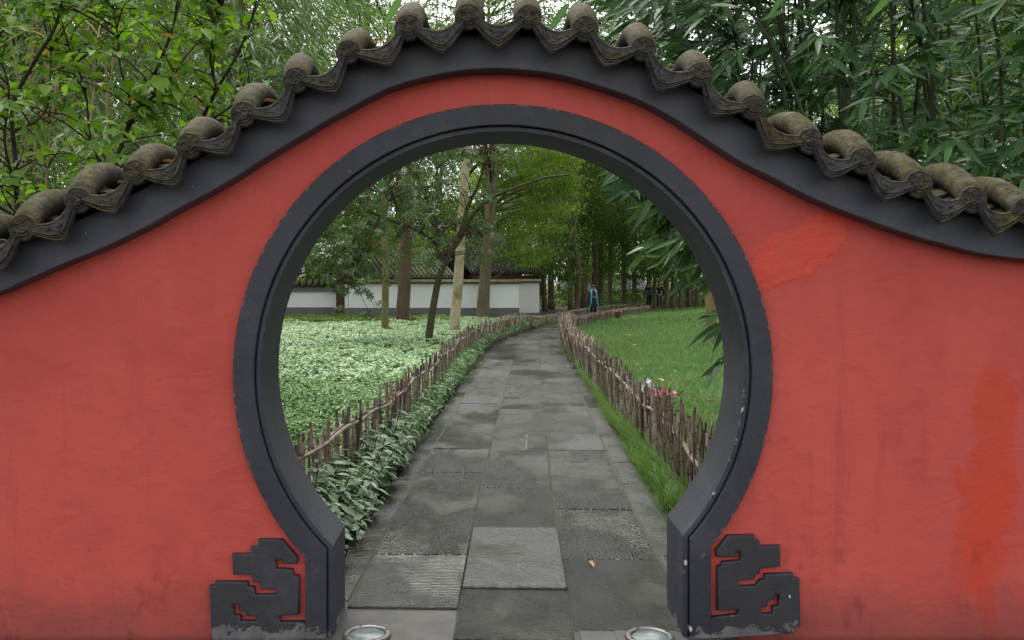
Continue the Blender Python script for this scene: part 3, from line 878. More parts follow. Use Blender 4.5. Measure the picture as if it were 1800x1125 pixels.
# lower edge of the dark eave band as seen in the photo
band_px = [(-700, 640), (-450, 605), (-220, 568), (-80, 535), (0, 511.6), (36, 498.4), (96, 472), (192, 430), (264, 394), (312, 367.6), (360, 342.4), (404.5, 317.8), (449, 288), (492, 261), (534.6, 236), (577, 210), (620, 187), (658, 166), (692, 152.5), (763, 131), (834, 120.3), (905, 121), (976, 129), (1047, 148.5), (1118.7, 174), (1169, 198.6), (1215.5, 228), (1261.7, 259), (1308, 287), (1366, 318), (1400, 334), (1450, 357), (1524.5, 387), (1599, 413), (1674, 434.5), (1724, 446), (1798, 456), (1900, 461), (2100, 462), (2600, 462)]
YB = D - 0.117
low = np.array([(at(u, v, YB)[0], at(u, v, YB)[2]) for u, v in smooth_curve(band_px, 6)])
k = np.exp(-0.5 * (np.arange(-9, 10) / 4.0) ** 2); k /= k.sum()
lz = np.convolve(np.pad(low[:, 1], 9, mode='edge'), k, 'valid')
low = np.stack([low[:, 0], 0.55 * lz + 0.45 * low[:, 1]], 1)
tn = norm(np.gradient(low, axis=0))
up = np.stack([-tn[:, 1], tn[:, 0]], 1)
high = low + up * 0.166
x_l, x_r = low[0, 0], low[-1, 0]
flat_solid("eave_band", [tuple(p) for p in low] + [tuple(p) for p in high[::-1]], [], YB, 2 * (D + T_WALL / 2) - YB, M['band'], wall, 0.006)
body_top = low + up * 0.06
kh = keyhole(0.06)
outline = [(x_l + .02, -0.2)] + [(kh[0][0], -0.2)] + kh + [(kh[-1][0], -0.2)] + [(x_r - .02, -0.2)] + [tuple(p) for p in body_top[::-1] if x_l + .02 < p[0] < x_r - .02]
flat_solid("plaster_face", outline, [], D, D + T_WALL, M['red'], wall)

# stepped cloud ornaments at both feet of the frame
def zl(p): return tuple(at(350 + p[0] / 3.6, 880 + p[1] / 3.6, D - 0.03)[[0, 2]])
def zr(p): return tuple(at(950 + p[0] / 3.6, 880 + p[1] / 3.6, D - 0.03)[[0, 2]])
left_o = [(372, 245), (522, 247), (622, 360), (618, 402), (522, 400), (520, 375), (485, 375), (488, 430), (590, 437), (592, 472), (632, 480), (632, 725), (508, 730), (510, 770), (690, 768), (690, 900), (82, 900), (60, 540), (95, 540), (97, 513), (305, 515), (307, 545), (348, 550), (352, 597), (487, 597), (487, 563), (390, 563), (385, 520), (343, 518), (335, 470), (215, 470), (207, 340), (325, 338), (325, 295), (370, 290)]
left_h = [(215, 657), (252, 657), (253, 700), (297, 702), (300, 733), (362, 733), (362, 765), (262, 765), (260, 728), (217, 725)]
right_o = [(1187, 222), (1355, 218), (1362, 250), (1388, 255), (1393, 290), (1518, 285), (1518, 418), (1395, 430), (1385, 465), (1358, 468), (1355, 500), (1250, 508), (1255, 545), (1365, 540), (1390, 505), (1420, 500), (1425, 468), (1600, 460), (1605, 490), (1642, 493), (1645, 800), (1615, 800), (1612, 840), (1065, 880), (1065, 742), (1250, 722), (1250, 692), (1120, 697), (1122, 420), (1148, 412), (1150, 390), (1265, 380), (1265, 320), (1240, 320), (1238, 357), (1117, 360), (1113, 315)]
right_h = [(1487, 592), (1510, 592), (1508, 670), (1475, 672), (1470, 718), (1402, 718), (1398, 678), (1435, 675), (1440, 635), (1480, 630)]
flat_solid("cloud_ornament", [zl(p) for p in left_o][::-1], [[zl(p) for p in left_h]], D - 0.033, D + 0.02, M['ornament'], wall, 0.007)
flat_solid("cloud_ornament", [zr(p) for p in right_o][::-1], [[zr(p) for p in right_h]], D - 0.033, D + 0.02, M['ornament'], wall, 0.007)

# ------------------------------------------------------------------ coping tiles
caps_px = [(42, 401), (139, 352), (240, 304), (334, 257), (429, 201.6), (521, 142), (613, 93), (718, 50), (823.5, 31), (928.5, 32), (1028, 52), (1130, 87.5), (1229, 133), (1323, 190), (1422.5, 249), (1515.5, 284), (1613, 325), (1708, 351.5), (1798, 371)]
YC = 4.295
caps = [at(u, v, YC) for u, v in caps_px]
cl, cr = list(caps[0] - caps[1]), list(caps[-1] - caps[-2])
pre, post = [], []
p, d = caps[0].copy(), caps[0] - caps[1]
for i in range(10):
    d = np.array((-0.272, 0, -0.135 + 0.012 * i)); p = p + d; pre.append(p.copy())
p = caps[-1].copy()
for i in range(13):
    p = p + np.array((0.262, 0, min(0, -0.045 + 0.012 * i))); post.append(p.copy())
caps = np.array(pre[::-1] + caps + post)
BACK = 2 * (D + T_WALL / 2) - YC - YC               # front cap to rear cap
HUMP = 0.145
def hump(y):                                       # height of the tile course over the wall
    return HUMP * math.sin(math.pi * min(max(y / BACK, 0), 1)) ** 0.75
def tube_mesh(name, r):
    m = MB()
    ys_ = [0, .004, .05, .10, .16, .20, .21, .26, .32, .38, .40, .44, .52, .60, BACK - .1, BACK - .04, BACK]
    seg = 20
    V = []
    for y in ys_:
        rr = r if y < .205 or y > .5 else r * 0.93
        if y == 0: rr = r * 0.97
        for j in range(seg):
            a = 2 * math.pi * j / seg
            V.append((rr * math.cos(a), y, hump(y) + rr * math.sin(a)))
    fs = [(i * seg + j, (i + 1) * seg + j, (i + 1) * seg + (j + 1) % seg, i * seg + (j + 1) % seg) for i in range(len(ys_) - 1) for j in range(seg)]
    fs.append(tuple(range(seg))); fs.append(tuple((len(ys_) - 1) * seg + j for j in range(seg - 1, -1, -1)))
    m.add(V, fs)
    me = m.mesh(name, True)
    bm = bmesh.new(); bm.from_mesh(me); bmesh.ops.recalc_face_normals(bm, faces=bm.faces)
    for e in bm.edges:
        if len(e.link_faces) == 2 and e.calc_face_angle(0) > math.radians(35): e.smooth = False
    bm.to_mesh(me); bm.free()
    me.materials.append(M['tile'])
    return me
def beast_relief(x, z):                            # x, z in -1..1 on the medallion; height of the moulded grinning mask
    r = math.hypot(x, z); a = math.atan2(z, x)
    h = 0.0
    if r > 0.80: h += 0.35 * (1 if r < 0.95 else 0) * (0.55 + 0.45 * math.sin(a * 30))      # mane rim
    h += 0.6 * max(0, 1 - (r / 0.85) ** 2)                                                # domed face
    def bumpf(cx_, cz_, sx, sz, k): return k * math.exp(-(((x - cx_) / sx) ** 2 + ((z - cz_) / sz) ** 2))
    ax = abs(x)
    h += bumpf(0, -0.02, .10, .22, .5) + 0.45 * math.exp(-(((ax - .11) / .09) ** 2 + ((z + .14) / .07) ** 2))   # nose and nostrils
    h += 0.55 * math.exp(-(((ax - .30) / .10) ** 2 + ((z - .12) / .08) ** 2)) - 0.5 * math.exp(-(((ax - .30) / .17) ** 2 + ((z - .12) / .15) ** 2)) + 0.35 * math.exp(-(((ax - .30) / .07) ** 2 + ((z - .12) / .06) ** 2))   # eyes in sockets
    brow = z - (0.28 + 0.42 * (ax - .1))
    h += 0.55 * math.exp(-(brow / .06) ** 2) * (ax > .08) * (ax < .72)
    brow2 = z - (0.42 + 0.5 * (ax - .1))
    h += 0.4 * math.exp(-(brow2 / .05) ** 2) * (ax < .6) * (ax > .14)
    h += 0.3 * math.sin(x * 26) * math.exp(-(((z - .56) / .2) ** 2 + (x / .16) ** 2)) + 0.35 * math.exp(-((math.hypot(x, z - .42) - .24) / .04) ** 2) * (z > .42)   # crest
    smile = z - (-0.48 + 0.62 * ax ** 1.5)
    h += 0.55 * math.exp(-((smile - .12) / .045) ** 2) * (ax < .66) + 0.55 * math.exp(-((smile + .12) / .05) ** 2) * (ax < .66)
    h -= 0.55 * math.exp(-(smile / .075) ** 2) * (ax < .6)
    h += 0.38 * (abs(smile) < .06) * (ax < .30) * (0.5 + 0.5 * math.cos(x * 42))           # teeth
    h += 0.4 * math.exp(-(((ax - .60) / .08) ** 2 + ((z + .02) / .22) ** 2))               # cheeks
    return h
def cap_mesh(r):
    m = MB(); nr, na = 22, 64
    V = [(0, -0.016 - 0.010 * beast_relief(0, 0), 0)]
    for i in range(1, nr + 1):
        rr = i / nr
        for j in range(na):
            a = 2 * math.pi * j / na
            x, z = rr * math.cos(a), rr * math.sin(a)
            y = -0.016 - 0.0105 * beast_relief(x, z)
            if i == nr: y = -0.010
            V.append((x * r, y, z * r))
    for j in range(na):
        a = 2 * math.pi * j / na
        V.append((r * math.cos(a), 0.004, r * math.sin(a)))
    fs = [(0, 1 + j, 1 + (j + 1) % na) for j in range(na)]
    fs += [(1 + (i - 1) * na + j, 1 + i * na + j, 1 + i * na + (j + 1) % na, 1 + (i - 1) * na + (j + 1) % na) for i in range(1, nr + 1) for j in range(na)]
    m.add(V, fs)
    me = m.mesh("tile_end_cap", True)
    bm = bmesh.new(); bm.from_mesh(me); bmesh.ops.recalc_face_normals(bm, faces=bm.faces)
    bm.to_mesh(me); bm.free()
    if sum(p.normal.y for p in me.polygons) > 0: me.flip_normals()
    me.materials.append(M['cap'])
    return me
PW = 0.112                                         # half width of a pan tile
def pan_z(x): return -0.026 + 0.062 * (x / PW) ** 2
def pan_hump(y): return 0.42 * hump(y) * float(sstep(0.0, 0.24, y)) * (1 - float(sstep(BACK - .24, BACK, y))) - 0.02
def pan_mesh():
    m = MB()
    for (y0, y1, lift) in ((0.0, 0.20, 0.0), (0.15, 0.43, 0.022), (0.40, 0.62, 0.022), (0.58, BACK, 0.0)):
        na, nl = 9, 6
        xs_ = np.linspace(-PW, PW, na)
        V = []
        for th in (0.0, -0.014):
            for y in np.linspace(y0, y1, nl):
                for x in xs_:
                    V.append((x, y, pan_hump(y) + pan_z(x) + lift + th))
        n1 = na * nl
        fs = []
        for i in range(nl - 1):
            for j in range(na - 1):
                a = i * na + j
                fs.append((a, a + 1, a + na + 1, a + na)); fs.append((n1 + a, n1 + a + na, n1 + a + na + 1, n1 + a + 1))
        for j in range(na - 1):
            fs.append((j, n1 + j, n1 + j + 1, j + 1)); b = (nl - 1) * na + j
            fs.append((b, b + 1, n1 + b + 1, n1 + b))
        m.add(V, fs)
    me = m.mesh("pan_tile")
    me.materials.append(M['pan'])
    return me
def drip_mesh():                                   # pointed face hung from the pan's front edge
    m = MB(); ns, nt = 40, 34
    V = []
    for th in (0, 1):
        for j in range(nt + 1):
            t = j / nt
            for i in range(ns + 1):
                s = -1 + 2 * i / ns
                a = abs(s)
                ztop = pan_z(s * PW) - 0.002
                zbot = -0.142 + 0.086 * a - 0.004 * math.sin(a * math.pi * 2.0) + 0.012 * a ** 6
                z = ztop + (zbot - ztop) * t
                x = s * (PW + 0.006) * (1 - 0.10 * t * a)
                y = -0.012 - 0.026 * t
                if th == 0:
                    e = t
                    rel = 0.0
                    rel += (0.5 + 0.5 * math.cos((e - 0.62) / 0.125 * 2 * math.pi) + 0.5) if e > 0.58 else 0.0
                    rel += 0.6 * math.exp(-((e - .06) / .05) ** 2)
                    if 0.12 < e < 0.6:
                        w = math.sin((e - .12) / .48 * math.pi)
                        rel += w * (0.8 * max(0, math.sin(a * 17 + 3 * math.sin(e * 16))) * max(0, math.sin(e * 20 + a * 6)) * (a > .12) + 0.9 * math.exp(-(s / .08) ** 2) * (0.6 + 0.4 * math.sin(e * 30)))
                    y -= 0.0085 * rel
                    if t > 0.97: y += 0.012
                else:
                    y += 0.018
                V.append((x, y, z))
    n1 = (ns + 1) * (nt + 1)
    fs = []
    for j in range(nt):
        for i in range(ns):
            a = j * (ns + 1) + i
            fs.append((a, a + 1, a + ns + 2, a + ns + 1)); fs.append((n1 + a, n1 + a + ns + 1, n1 + a + ns + 2, n1 + a + 1))
    for i in range(ns):
        b = nt * (ns + 1) + i
        fs.append((b, b + 1, n1 + b + 1, n1 + b)); fs.append((i, n1 + i, n1 + i + 1, i + 1))
    for j in range(nt):
        a = j * (ns + 1); b = a + ns
        fs.append((a, a + ns + 1, n1 + a + ns + 1, n1 + a)); fs.append((b, n1 + b, n1 + b + ns + 1, b + ns + 1))
    m.add(V, fs)
    me = m.mesh("drip_tile", True)
    bm = bmesh.new(); bm.from_mesh(me); bmesh.ops.recalc_face_normals(bm, faces=bm.faces)
    for e in bm.edges:
        if len(e.link_faces) == 2 and e.calc_face_angle(0) > math.radians(60): e.smooth = False
    bm.to_mesh(me); bm.free()
    me.materials.append(M['drip'])
    return me
barrel_me, cap_me, pan_me, drip_me = tube_mesh("barrel_tile", 0.064), cap_mesh(0.0625), pan_mesh(), drip_mesh()
slope = np.gradient(caps[:, 2]) / np.gradient(caps[:, 0])
rt = np.random.default_rng(5)
for i, c in enumerate(caps):
    ang = math.atan(slope[i])
    roll = -ang * 0.75 + rt.uniform(-.16, .16)
    lean = 0.30 * slope[i]                          # the course leans a little with the slope of the wall
    sc = rt.uniform(0.95, 1.06)
    Mx = Matrix.Translation(c) @ Matrix(((1, 0, -lean, 0), (0, 1, 0, 0), (0, 0, 1, 0), (0, 0, 0, 1))) @ Matrix.Rotation(rt.uniform(-.09, .09), 4, 'Z') @ Matrix.Rotation(rt.uniform(-.05, .05), 4, 'X') @ Matrix.Scale(sc, 4)
    o = put(link("barrel_tile", barrel_me), wall, Mx)
    q = link("tile_end_cap", cap_me, o)
    q.matrix_basis = Matrix.Translation((0, -0.001, 0)) @ Matrix.Rotation(rt.uniform(-.06, .06) - math.radians(4), 4, 'X') @ Matrix.Rotation(roll, 4, 'Y')
    if i + 1 < len(caps):
        c2 = caps[i + 1]
        mid = (c + c2) / 2
        dist = np.linalg.norm((c2 - c)[[0, 2]])
        a2 = math.atan2(c2[2] - c[2], c2[0] - c[0])
        RY = Matrix.Rotation(-a2, 4, 'Y')
        pos = Vector(mid) + (RY @ Vector((0, 0, -0.005)))
        M2 = Matrix.Translation(pos) @ RY @ Matrix.Diagonal((dist / 0.272, 1, 1, 1))
        o = put(link("pan_tile", pan_me), wall, M2)
        o = put(link("drip_tile", drip_me), wall, Matrix.Translation(pos) @ RY @ Matrix.Rotation(rt.uniform(-.07, .07), 4, 'X') @ Matrix.Rotation(rt.uniform(-.06, .06), 4, 'Y') @ Matrix.Diagonal((dist / 0.272, 1, rt.uniform(.96, 1.05), 1)))
# bed of lime mortar under the tiles, following the wall's top
bedlow, bedhigh = low + up * 0.148, low + up * 0.205
flat_solid("mortar_bed", [tuple(p) for p in bedlow] + [tuple(p) for p in bedhigh[::-1]], [], YB + 0.085, 2 * (D + T_WALL / 2) - YB - 0.085, M['roof_dark'], wall)
# ------------------------------------------------------------------ white boundary walls and roofed buildings beyond the garden
def corrugated(x0, x1, p_low, p_high, pitch, r, name, mat, parent, seg=5):
    """Roof slope from eave (y,z) to ridge (y,z): flat bed and rows of half-round tiles."""
    (ya, za), (yb, zb) = p_low, p_high
    m = MB()
    m.add([(x0, ya, za), (x1, ya, za), (x1, yb, zb), (x0, yb, zb), (x0, ya, za - .07), (x1, ya, za - .07), (x1, yb, zb - .07), (x0, yb, zb - .07)],
          [(0, 1, 2, 3), (4, 7, 6, 5), (0, 4, 5, 1), (3, 2, 6, 7), (0, 3, 7, 4), (1, 5, 6, 2)])
    x = x0 + pitch / 2
    while x < x1:
        n = 4
        pts = [(x, ya + (yb - ya) * t, za + (zb - za) * t + 0.08 * (t - t * t) * -1 + r * .4) for t in np.linspace(0, 1, n)]
        m.tube(pts, r, 7)
        x += pitch
    return m.build(name, mat, parent)
def white_wall(x0, x1, y, top, th, label, cap, plinth=0.60):
    w = empty("boundary_wall", ((x0 + x1) / 2, y, 0), label, "wall")
    m = MB(); m.box(x0, x1, y, y + th, plinth, top)
    m.build("plaster_face", M['white'], w)
    m = MB(); m.box(x0 - .02, x1 + .02, y - .02, y + th + .02, -0.3, plinth)
    m.build("plinth", M['plinth'], w)
    if cap == 'moss':
        m = MB(); m.box(x0 - .08, x1 + .10, y - .14, y + th + .14, top, top + .10)
        m.add([(x0 - .08, y - .14, top + .10), (x1 + .10, y - .14, top + .10), (x1 + .10, y + th + .14, top + .10), (x0 - .08, y + th + .14, top + .10), (x0 - .08, y + th / 2, top + .2), (x1 + .10, y + th / 2, top + .2)], [(0, 1, 5, 4), (2, 3, 4, 5), (0, 4, 3), (1, 2, 5)])
        m.build("coping", M['mosscap'], w)
        m = MB()
        x = x0
        while x < x1:
            m.tube([(x, y - .16, top + .05), (x, y - .02, top + .13)], 0.055, 6); x += 0.19
        tag(m.build("tile_ends", M['mosscap'], w), kind='stuff')
    else:
        m = MB(); m.box(x0, x1, y - .10, y + th + .10, top, top + .26)
        m.build("dark_band", M['plinth'], w)
        x = x0 + .1
        while x < x1:
            m = MB(); m.tube([(x, y - .24, top + .30), (x, y - .05, top + .40), (x, y + th / 2, top + .5), (x, y + th + .25, top + .3)], 0.11, 8)
            m.build("coping_tile", M['mosscap'], w, True)
            x += 0.29
        m = MB(); m.box(x0, x1, y - .18, y + th + .2, top + .24, top + .32)
        m.build("coping_bed", M['roof_dark'], w)
    return w
YW = 42.0
white_wall(at(606, 0, YW)[0], at(912, 0, YW)[0], YW, 1.68, 0.35, "long white garden wall with grey plinth and mossy capping behind the trunks", 'moss')
white_wall(-15.0, at(588, 0, YW)[0], YW + 0.9, 1.32, 0.35, "lower white wall with scalloped tile coping at the left edge of the garden", 'tiles')
white_wall(at(905, 0, 49)[0], at(948, 0, 49)[0], 49.0, 1.72, 0.35, "set-back shaded white wall half hidden by trees at the path bend", 'moss', 0.15)
po = empty("gate_post", (at(597, 0, YW)[0], YW + .2, 0), "dark brown square post standing in the gap between white walls", "post")
m = MB(); m.box(-.17, .17, -.17, .17, -.2, 1.95); bevel_me = m.mesh("shaft"); bevel_mesh(bevel_me, .02); link("shaft", bevel_me, po, M['post'])
m = MB(); m.box(-.24, .24, -.24, .24, 1.95, 2.05); m.build("capital", M['wood'], po, world=False)

def hall(name, x0, x1, y, depth, eave, ridge, label, cat, rmat, wmat, cols, pitch=0.26, base=-1.0, ridge_off=0.5):
    b = empty(name, ((x0 + x1) / 2, y, base), label, cat)
    yr = y + depth * ridge_off
    m = MB(); m.box(x0 + .5, x1 - .5, y + 1.3, y + depth - .6, base, eave + .2); m.build("wall", wmat, b)
    corrugated(x0, x1, (y, eave), (yr, ridge), pitch, pitch * .30, "front_roof", rmat, b)
    corrugated(x0, x1, (y + depth, eave), (yr, ridge), pitch, pitch * .30, "rear_roof", rmat, b)
    m = MB(); m.box(x0 - .1, x1 + .1, yr - .16, yr + .16, ridge - .1, ridge + .32); m.tube([(x0 - .15, yr, ridge + .34), (x1 + .15, yr, ridge + .34)], .13, 8); m.build("ridge", M['roof_dark'], b)
    for xe in (x0 + .55, x1 - .55):
        m = MB()
        m.add([(xe, y + 1.3, eave), (xe, y + depth - .6, eave), (xe, yr, ridge - .1), (xe + .1, y + 1.3, eave), (xe + .1, y + depth - .6, eave), (xe + .1, yr, ridge - .1)], [(0, 1, 2), (3, 5, 4), (0, 3, 4, 1), (1, 4, 5, 2), (2, 5, 3, 0)])
        m.build("gable", wmat, b)
    m = MB(); m.box(x0 + .1, x1 - .1, y + .12, y + .30, eave - .32, eave - .10); m.build("eave_beam", M['redwood'], b)
    for i in range(cols):
        x = x0 + .4 + (x1 - x0 - .8) * i / max(1, cols - 1)
        m = MB(); m.tube([(x, y + .55, base), (x, y + .55, eave - .1)], .14, 10); m.build("column", M['redwood'], b, True)
        m = MB(); m.tube([(x, y + .55, base), (x, y + .55, base + .25)], .22, 10); m.build("column_base", M['plinth'], b)
    n = max(2, int((x1 - x0 - 1.2) / 1.2))
    for i in range(n):
        xa = x0 + .6 + (x1 - x0 - 1.2) * i / n + .08; xb = x0 + .6 + (x1 - x0 - 1.2) * (i + 1) / n - .08
        m = MB(); m.box(xa, xb, y + 1.22, y + 1.29, base + .9, eave - .4); f = m.build("window", M['redwood'], b)
        m = MB()
        for k in range(1, 4):
            xx = xa + (xb - xa) * k / 4; m.box(xx - .02, xx + .02, y + 1.19, y + 1.215, base + .95, eave - .45)
        q = m.build("lattice", M['wood'], f, world=False); q.matrix_basis = Matrix.Identity(4)
    return b
hall("tiled_hall", at(655, 0, 47)[0], at(812, 0, 47)[0], 46.5, 6.5, 2.05, 4.35, "hall with moss-green tiled roof showing above the long white wall", "building", M['roof'], M['wood'], 4, 0.27).rotation_euler.z = math.radians(36)
hall("dark_hall", at(815, 0, 53)[0], at(968, 0, 53)[0], 51.5, 7.5, 2.25, 4.75, "taller dark-roofed hall with timber front behind the pale trunk", "building", M['roof_dark'], M['wood'], 4, 0.27).rotation_euler.z = math.radians(36)
hall("far_pavilion", at(1046, 0, 88)[0], at(1135, 0, 88)[0], 86, 6.0, 1.05, 2.05, "low far pavilion with pale grey roof between the trunks", "pavilion", M['roof_pale'], M['wood'], 5, 0.33, -1.6)
hall("far_gallery", at(985, 0, 80)[0], at(1038, 0, 80)[0], 79, 5.0, 1.05, 1.9, "dim far gallery roof seen left of the woman on the path", "gallery", M['roof_pale'], M['wood'], 3, 0.33, -1.6)

# ------------------------------------------------------------------ trees
def limb_path(a, b, rng, bend=0.18, n=6):
    a, b = np.array(a, float), np.array(b, float)
    L = np.linalg.norm(b - a)
    off = rng.normal(0, bend * L, 3)
    t = np.linspace(0, 1, n)[:, None]
    return a + (b - a) * t + off * np.sin(t * math.pi) * 0.5 + np.array((0, 0, 0.12 * L)) * np.sin(t * math.pi)
def cloud_points(rng, centers, per, spread, flat=0.6):
    P = []
    for c in centers:
        s = spread * rng.uniform(.7, 1.3)
        p = rng.normal(0, 1, (per, 3)) * np.array((s, s, s * flat)) * 0.55
        P.append(c + p)
    return np.concatenate(P)
def leaf_dirs(rng, P, c, out=0.6, down=0.35):
    d = norm(rng.normal(0, 1, P.shape)) + out * norm(P - c) + np.array((0, 0, -down))
    nrm = norm(rng.normal(0, .55, P.shape) + np.array((0, 0, 1.0)))
    return norm(d), nrm
def make_crown(name, rng, centers, per, spread, L, W, mat, T=T_FLAT, parent=None, flat=.6):
    P = cloud_points(rng, centers, per, spread, flat)
    d, nn = leaf_dirs(rng, P, np.mean(centers, 0))
    k = rng.uniform(.7, 1.3, len(P))
    return leaf_cloud(name, T, P, d, nn, L * k, W * k, mat, parent)
def trunk_mesh(m, pts, r0, r1, seg=12, flare=1.35):
    pts = np.asarray(pts, float)
    t = np.linspace(0, 1, len(pts))
    r = r0 + (r1 - r0) * t
    r[0] *= flare
    m.tube(pts, r, seg)

# trunks that can be told apart: photo points (u, v) bottom to top, at distance Y
def told_tree(name, label, cat, px, Y, w0, w1, bark, crown=None, extra=None, group=None, zbase=None, rise=None):
    pts = np.array([at(u, v, Y) for u, v in px])
    pts[0][2] = float(gz(pts[0][0], Y)) - 0.05
    pts = smooth_curve(pts, 5)
    if rise:                                        # carry on above the picture
        d = norm(pts[-1] - pts[-4]); d[1] = 0
        more = [pts[-1] + d * rise * k / 5 + np.array((0.06 * math.sin(k * 2 + Y), 0.05 * math.sin(k), 0)) for k in range(1, 6)]
        pts = np.vstack([pts, more])
    t = empty(name, tuple(pts[0] + np.array((0, 0, 0.05))), label, cat, group)
    m = MB()
    trunk_mesh(m, pts, w0 * Y / F / 2, w1 * Y / F / 2)
    if extra:
        for e_px, dY, a, b in extra:
            q = smooth_curve(np.array([at(u, v, Y + dY * i / (len(e_px) - 1)) for i, (u, v) in enumerate(e_px)]), 4)
            m.tube(q, np.linspace(a, b, len(q)) * Y / F / 2, 8)
    tr = m.build("trunk", bark, t, True)
    if crown:
        crown(t, pts)
    return t
rt = np.random.default_rng(21)
def high_crown(mat, n, rad, per, L, W, seed, zmin=5.2, h=5.0):
    def f(t, pts):
        r = np.random.default_rng(seed)
        top = pts[-1]
        c = []
        while len(c) < n:
            p = top + np.array((r.uniform(-rad, rad), r.uniform(-rad, rad), r.uniform(-h * .5, h * .5)))
            if p[2] > zmin: c.append(p)
        c = np.array(c)
        m = MB()
        for p in c[::2]:
            j = r.integers(len(pts) * 2 // 3, len(pts))
            m.tube(limb_path(pts[j], p, r), np.linspace(.05, .012, 6), 6)
        m.build("limbs", M['twig'], t, True)
        make_crown("crown", r, c, per, 1.0, L, W, mat, parent=t)
    return f
told_tree("tree", "yellow-green slender straight trunk rising from the pale ground cover", "tree", [(677, 587), (677, 540), (678, 470), (676, 400), (678, 330), (680, 250)], 31.5, 13.5, 9.5, M['bark_yellow'], high_crown(M['lf_wood'], 22, 2.2, 260, .12, .05, 31, 6.0), rise=3.5)
told_tree("tree", "thick dark brown trunk standing against the white wall", "tree", [(706, 573), (708, 545), (711, 500), (713, 440), (717, 380), (720, 300), (722, 230)], 37.3, 25, 17, M['bark_brown'], high_crown(M['lf_dark'], 26, 2.6, 260, .13, .06, 32, 6.5), [([(712, 420), (704, 370), (700, 310), (699, 240)], 0.6, 14, 9)], rise=4.0)
told_tree("tree", "pale straight trunk with patchy cream bark beside the left fence", "tree", [(797, 597), (800, 560), (805, 500), (809, 440), (813, 370), (818, 300), (822, 230)], 29.0, 19, 12.5, M['bark_pale'], high_crown(M['lf_wood'], 20, 2.3, 260, .12, .05, 33, 6.2), rise=3.5)
told_tree("tree", "grey-brown fluted trunk with a thin companion stem against the white wall", "tree", [(847, 566), (849, 530), (853, 480), (858, 420), (862, 350), (866, 270)], 41.0, 22, 12, M['bark_grey'], high_crown(M['lf_dark'], 24, 2.6, 240, .13, .06, 34, 7.0), [([(856, 572), (857, 530), (859, 480), (863, 420), (869, 350), (872, 270)], -0.3, 8, 6)], rise=4.0)

# the leaning dark tree with the long branch over the path
def laurel_crown(t, pts):
    r = np.random.default_rng(8)
    Y0 = 24.7
    boxes = [((515, 330), (560, 480), 20), ((560, 285), (660, 470), 70), ((640, 262), (760, 400), 74), ((730, 250), (880, 345), 64), ((700, 390), (880, 470), 42), ((620, 400), (720, 510), 34), ((760, 340), (850, 420), 22), ((540, 400), (620, 520), 34), ((880, 255), (930, 300), 10), ((510, 180), (900, 260), 46)]
    tips = []
    for (u0, v0), (u1, v1), n in boxes:
        for _ in range(n):
            uu, vv = r.uniform(u0, u1), r.uniform(v0, v1)
            if (790 < uu < 838 and vv > 280 or 664 < uu < 692 and vv > 420) and r.random() < .85: continue
            tips.append(at(uu, vv, Y0 + r.normal(0, 1.1)))
    for u, v in [(600, 520), (612, 540), (628, 505), (650, 530), (660, 545), (690, 500), (652, 560)]:
        tips.append(at(u, v, Y0 + r.uniform(-1, .5)))
    tips = np.array(tips)
    sk = [np.array([at(u, v, Y0 + dy) for u, v, dy in l]) for l in (
        [(790, 450, 0), (760, 420, -.2), (720, 400, -.3), (680, 385, -.4), (640, 372, -.5), (600, 380, -.6), (560, 400, -.6)],
        [(779, 475, 0), (774, 440, .3), (770, 400, .5), (750, 350, .6), (730, 300, .6), (715, 260, .6)],
        [(812, 415, 0), (820, 370, .1), (838, 330, .2), (850, 290, .2), (845, 250, .3)],
        [(700, 385, -.35), (690, 340, -.4), (672, 310, -.4), (650, 290, -.4)],
        [(668, 380, -.4), (650, 420, -.7), (630, 460, -.8), (612, 500, -.8)],
        [(690, 342, -.4), (690, 350, -.5), (682, 352, -.6), (675, 338, -.6), (655, 337, -.6), (640, 352, -.7), (620, 380, -.8)])]
    m = MB()
    for i, l in enumerate(sk):
        q = smooth_curve(l, 4)
        m.tube(q, np.linspace(.065 if i < 3 else .035, .012, len(q)), 7)
        sk[i] = q
    nodes = np.concatenate(sk)
    P, Dv, Nv = [], [], []
    for tip in tips:
        j = np.argmin(np.linalg.norm(nodes - tip, axis=1) + 0.4 * np.maximum(0, nodes[:, 2] - tip[2]))
        a = nodes[j]
        if np.linalg.norm(a - tip) < 2.6:
            m.tube(limb_path(a, tip, r, .12, 5), np.linspace(.013, .005, 5), 5)
        for s in range(3):                          # whorls of long narrow leaves
            c = tip + r.normal(0, .15, 3)
            axis = norm(norm(tip - a) + r.normal(0, .5, 3) + np.array((0, 0, .25)))
            for k in range(9):
                a_ = 2 * math.pi * k / 9 + r.uniform(-.3, .3)
                e1 = norm(np.cross(axis, (0.3, .5, .8))); e2 = np.cross(axis, e1)
                d = norm(e1 * math.cos(a_) + e2 * math.sin(a_) + axis * r.uniform(-.2, .6))
                P.append(c); Dv.append(d); Nv.append(norm(axis + r.normal(0, .25, 3)))
    m.build("branches", M['bark_dark'], t, True)
    n = len(P)
    leaf_cloud("crown", T_SMALL, np.array(P), np.array(Dv), np.array(Nv), r.uniform(.11, .18, n), r.uniform(.034, .05, n), M['lf_laurel'], t)
told_tree("leaning_tree", "dark mossy leaning tree with glossy leaves and a long bough over the path", "tree", [(752, 612), (757, 570), (765, 520), (773, 485), (788, 450), (808, 420)], 24.7, 14, 9, M['bark_dark'], laurel_crown,
          [([(808, 420), (826, 385), (852, 357), (885, 338), (920, 325), (955, 313), (1002, 307)], -1.5, 8, 3), ([(800, 430), (810, 405), (822, 380)], 0.2, 10, 7), ([(778, 478), (775, 455), (768, 432), (760, 425)], 0.2, 8, 5)])

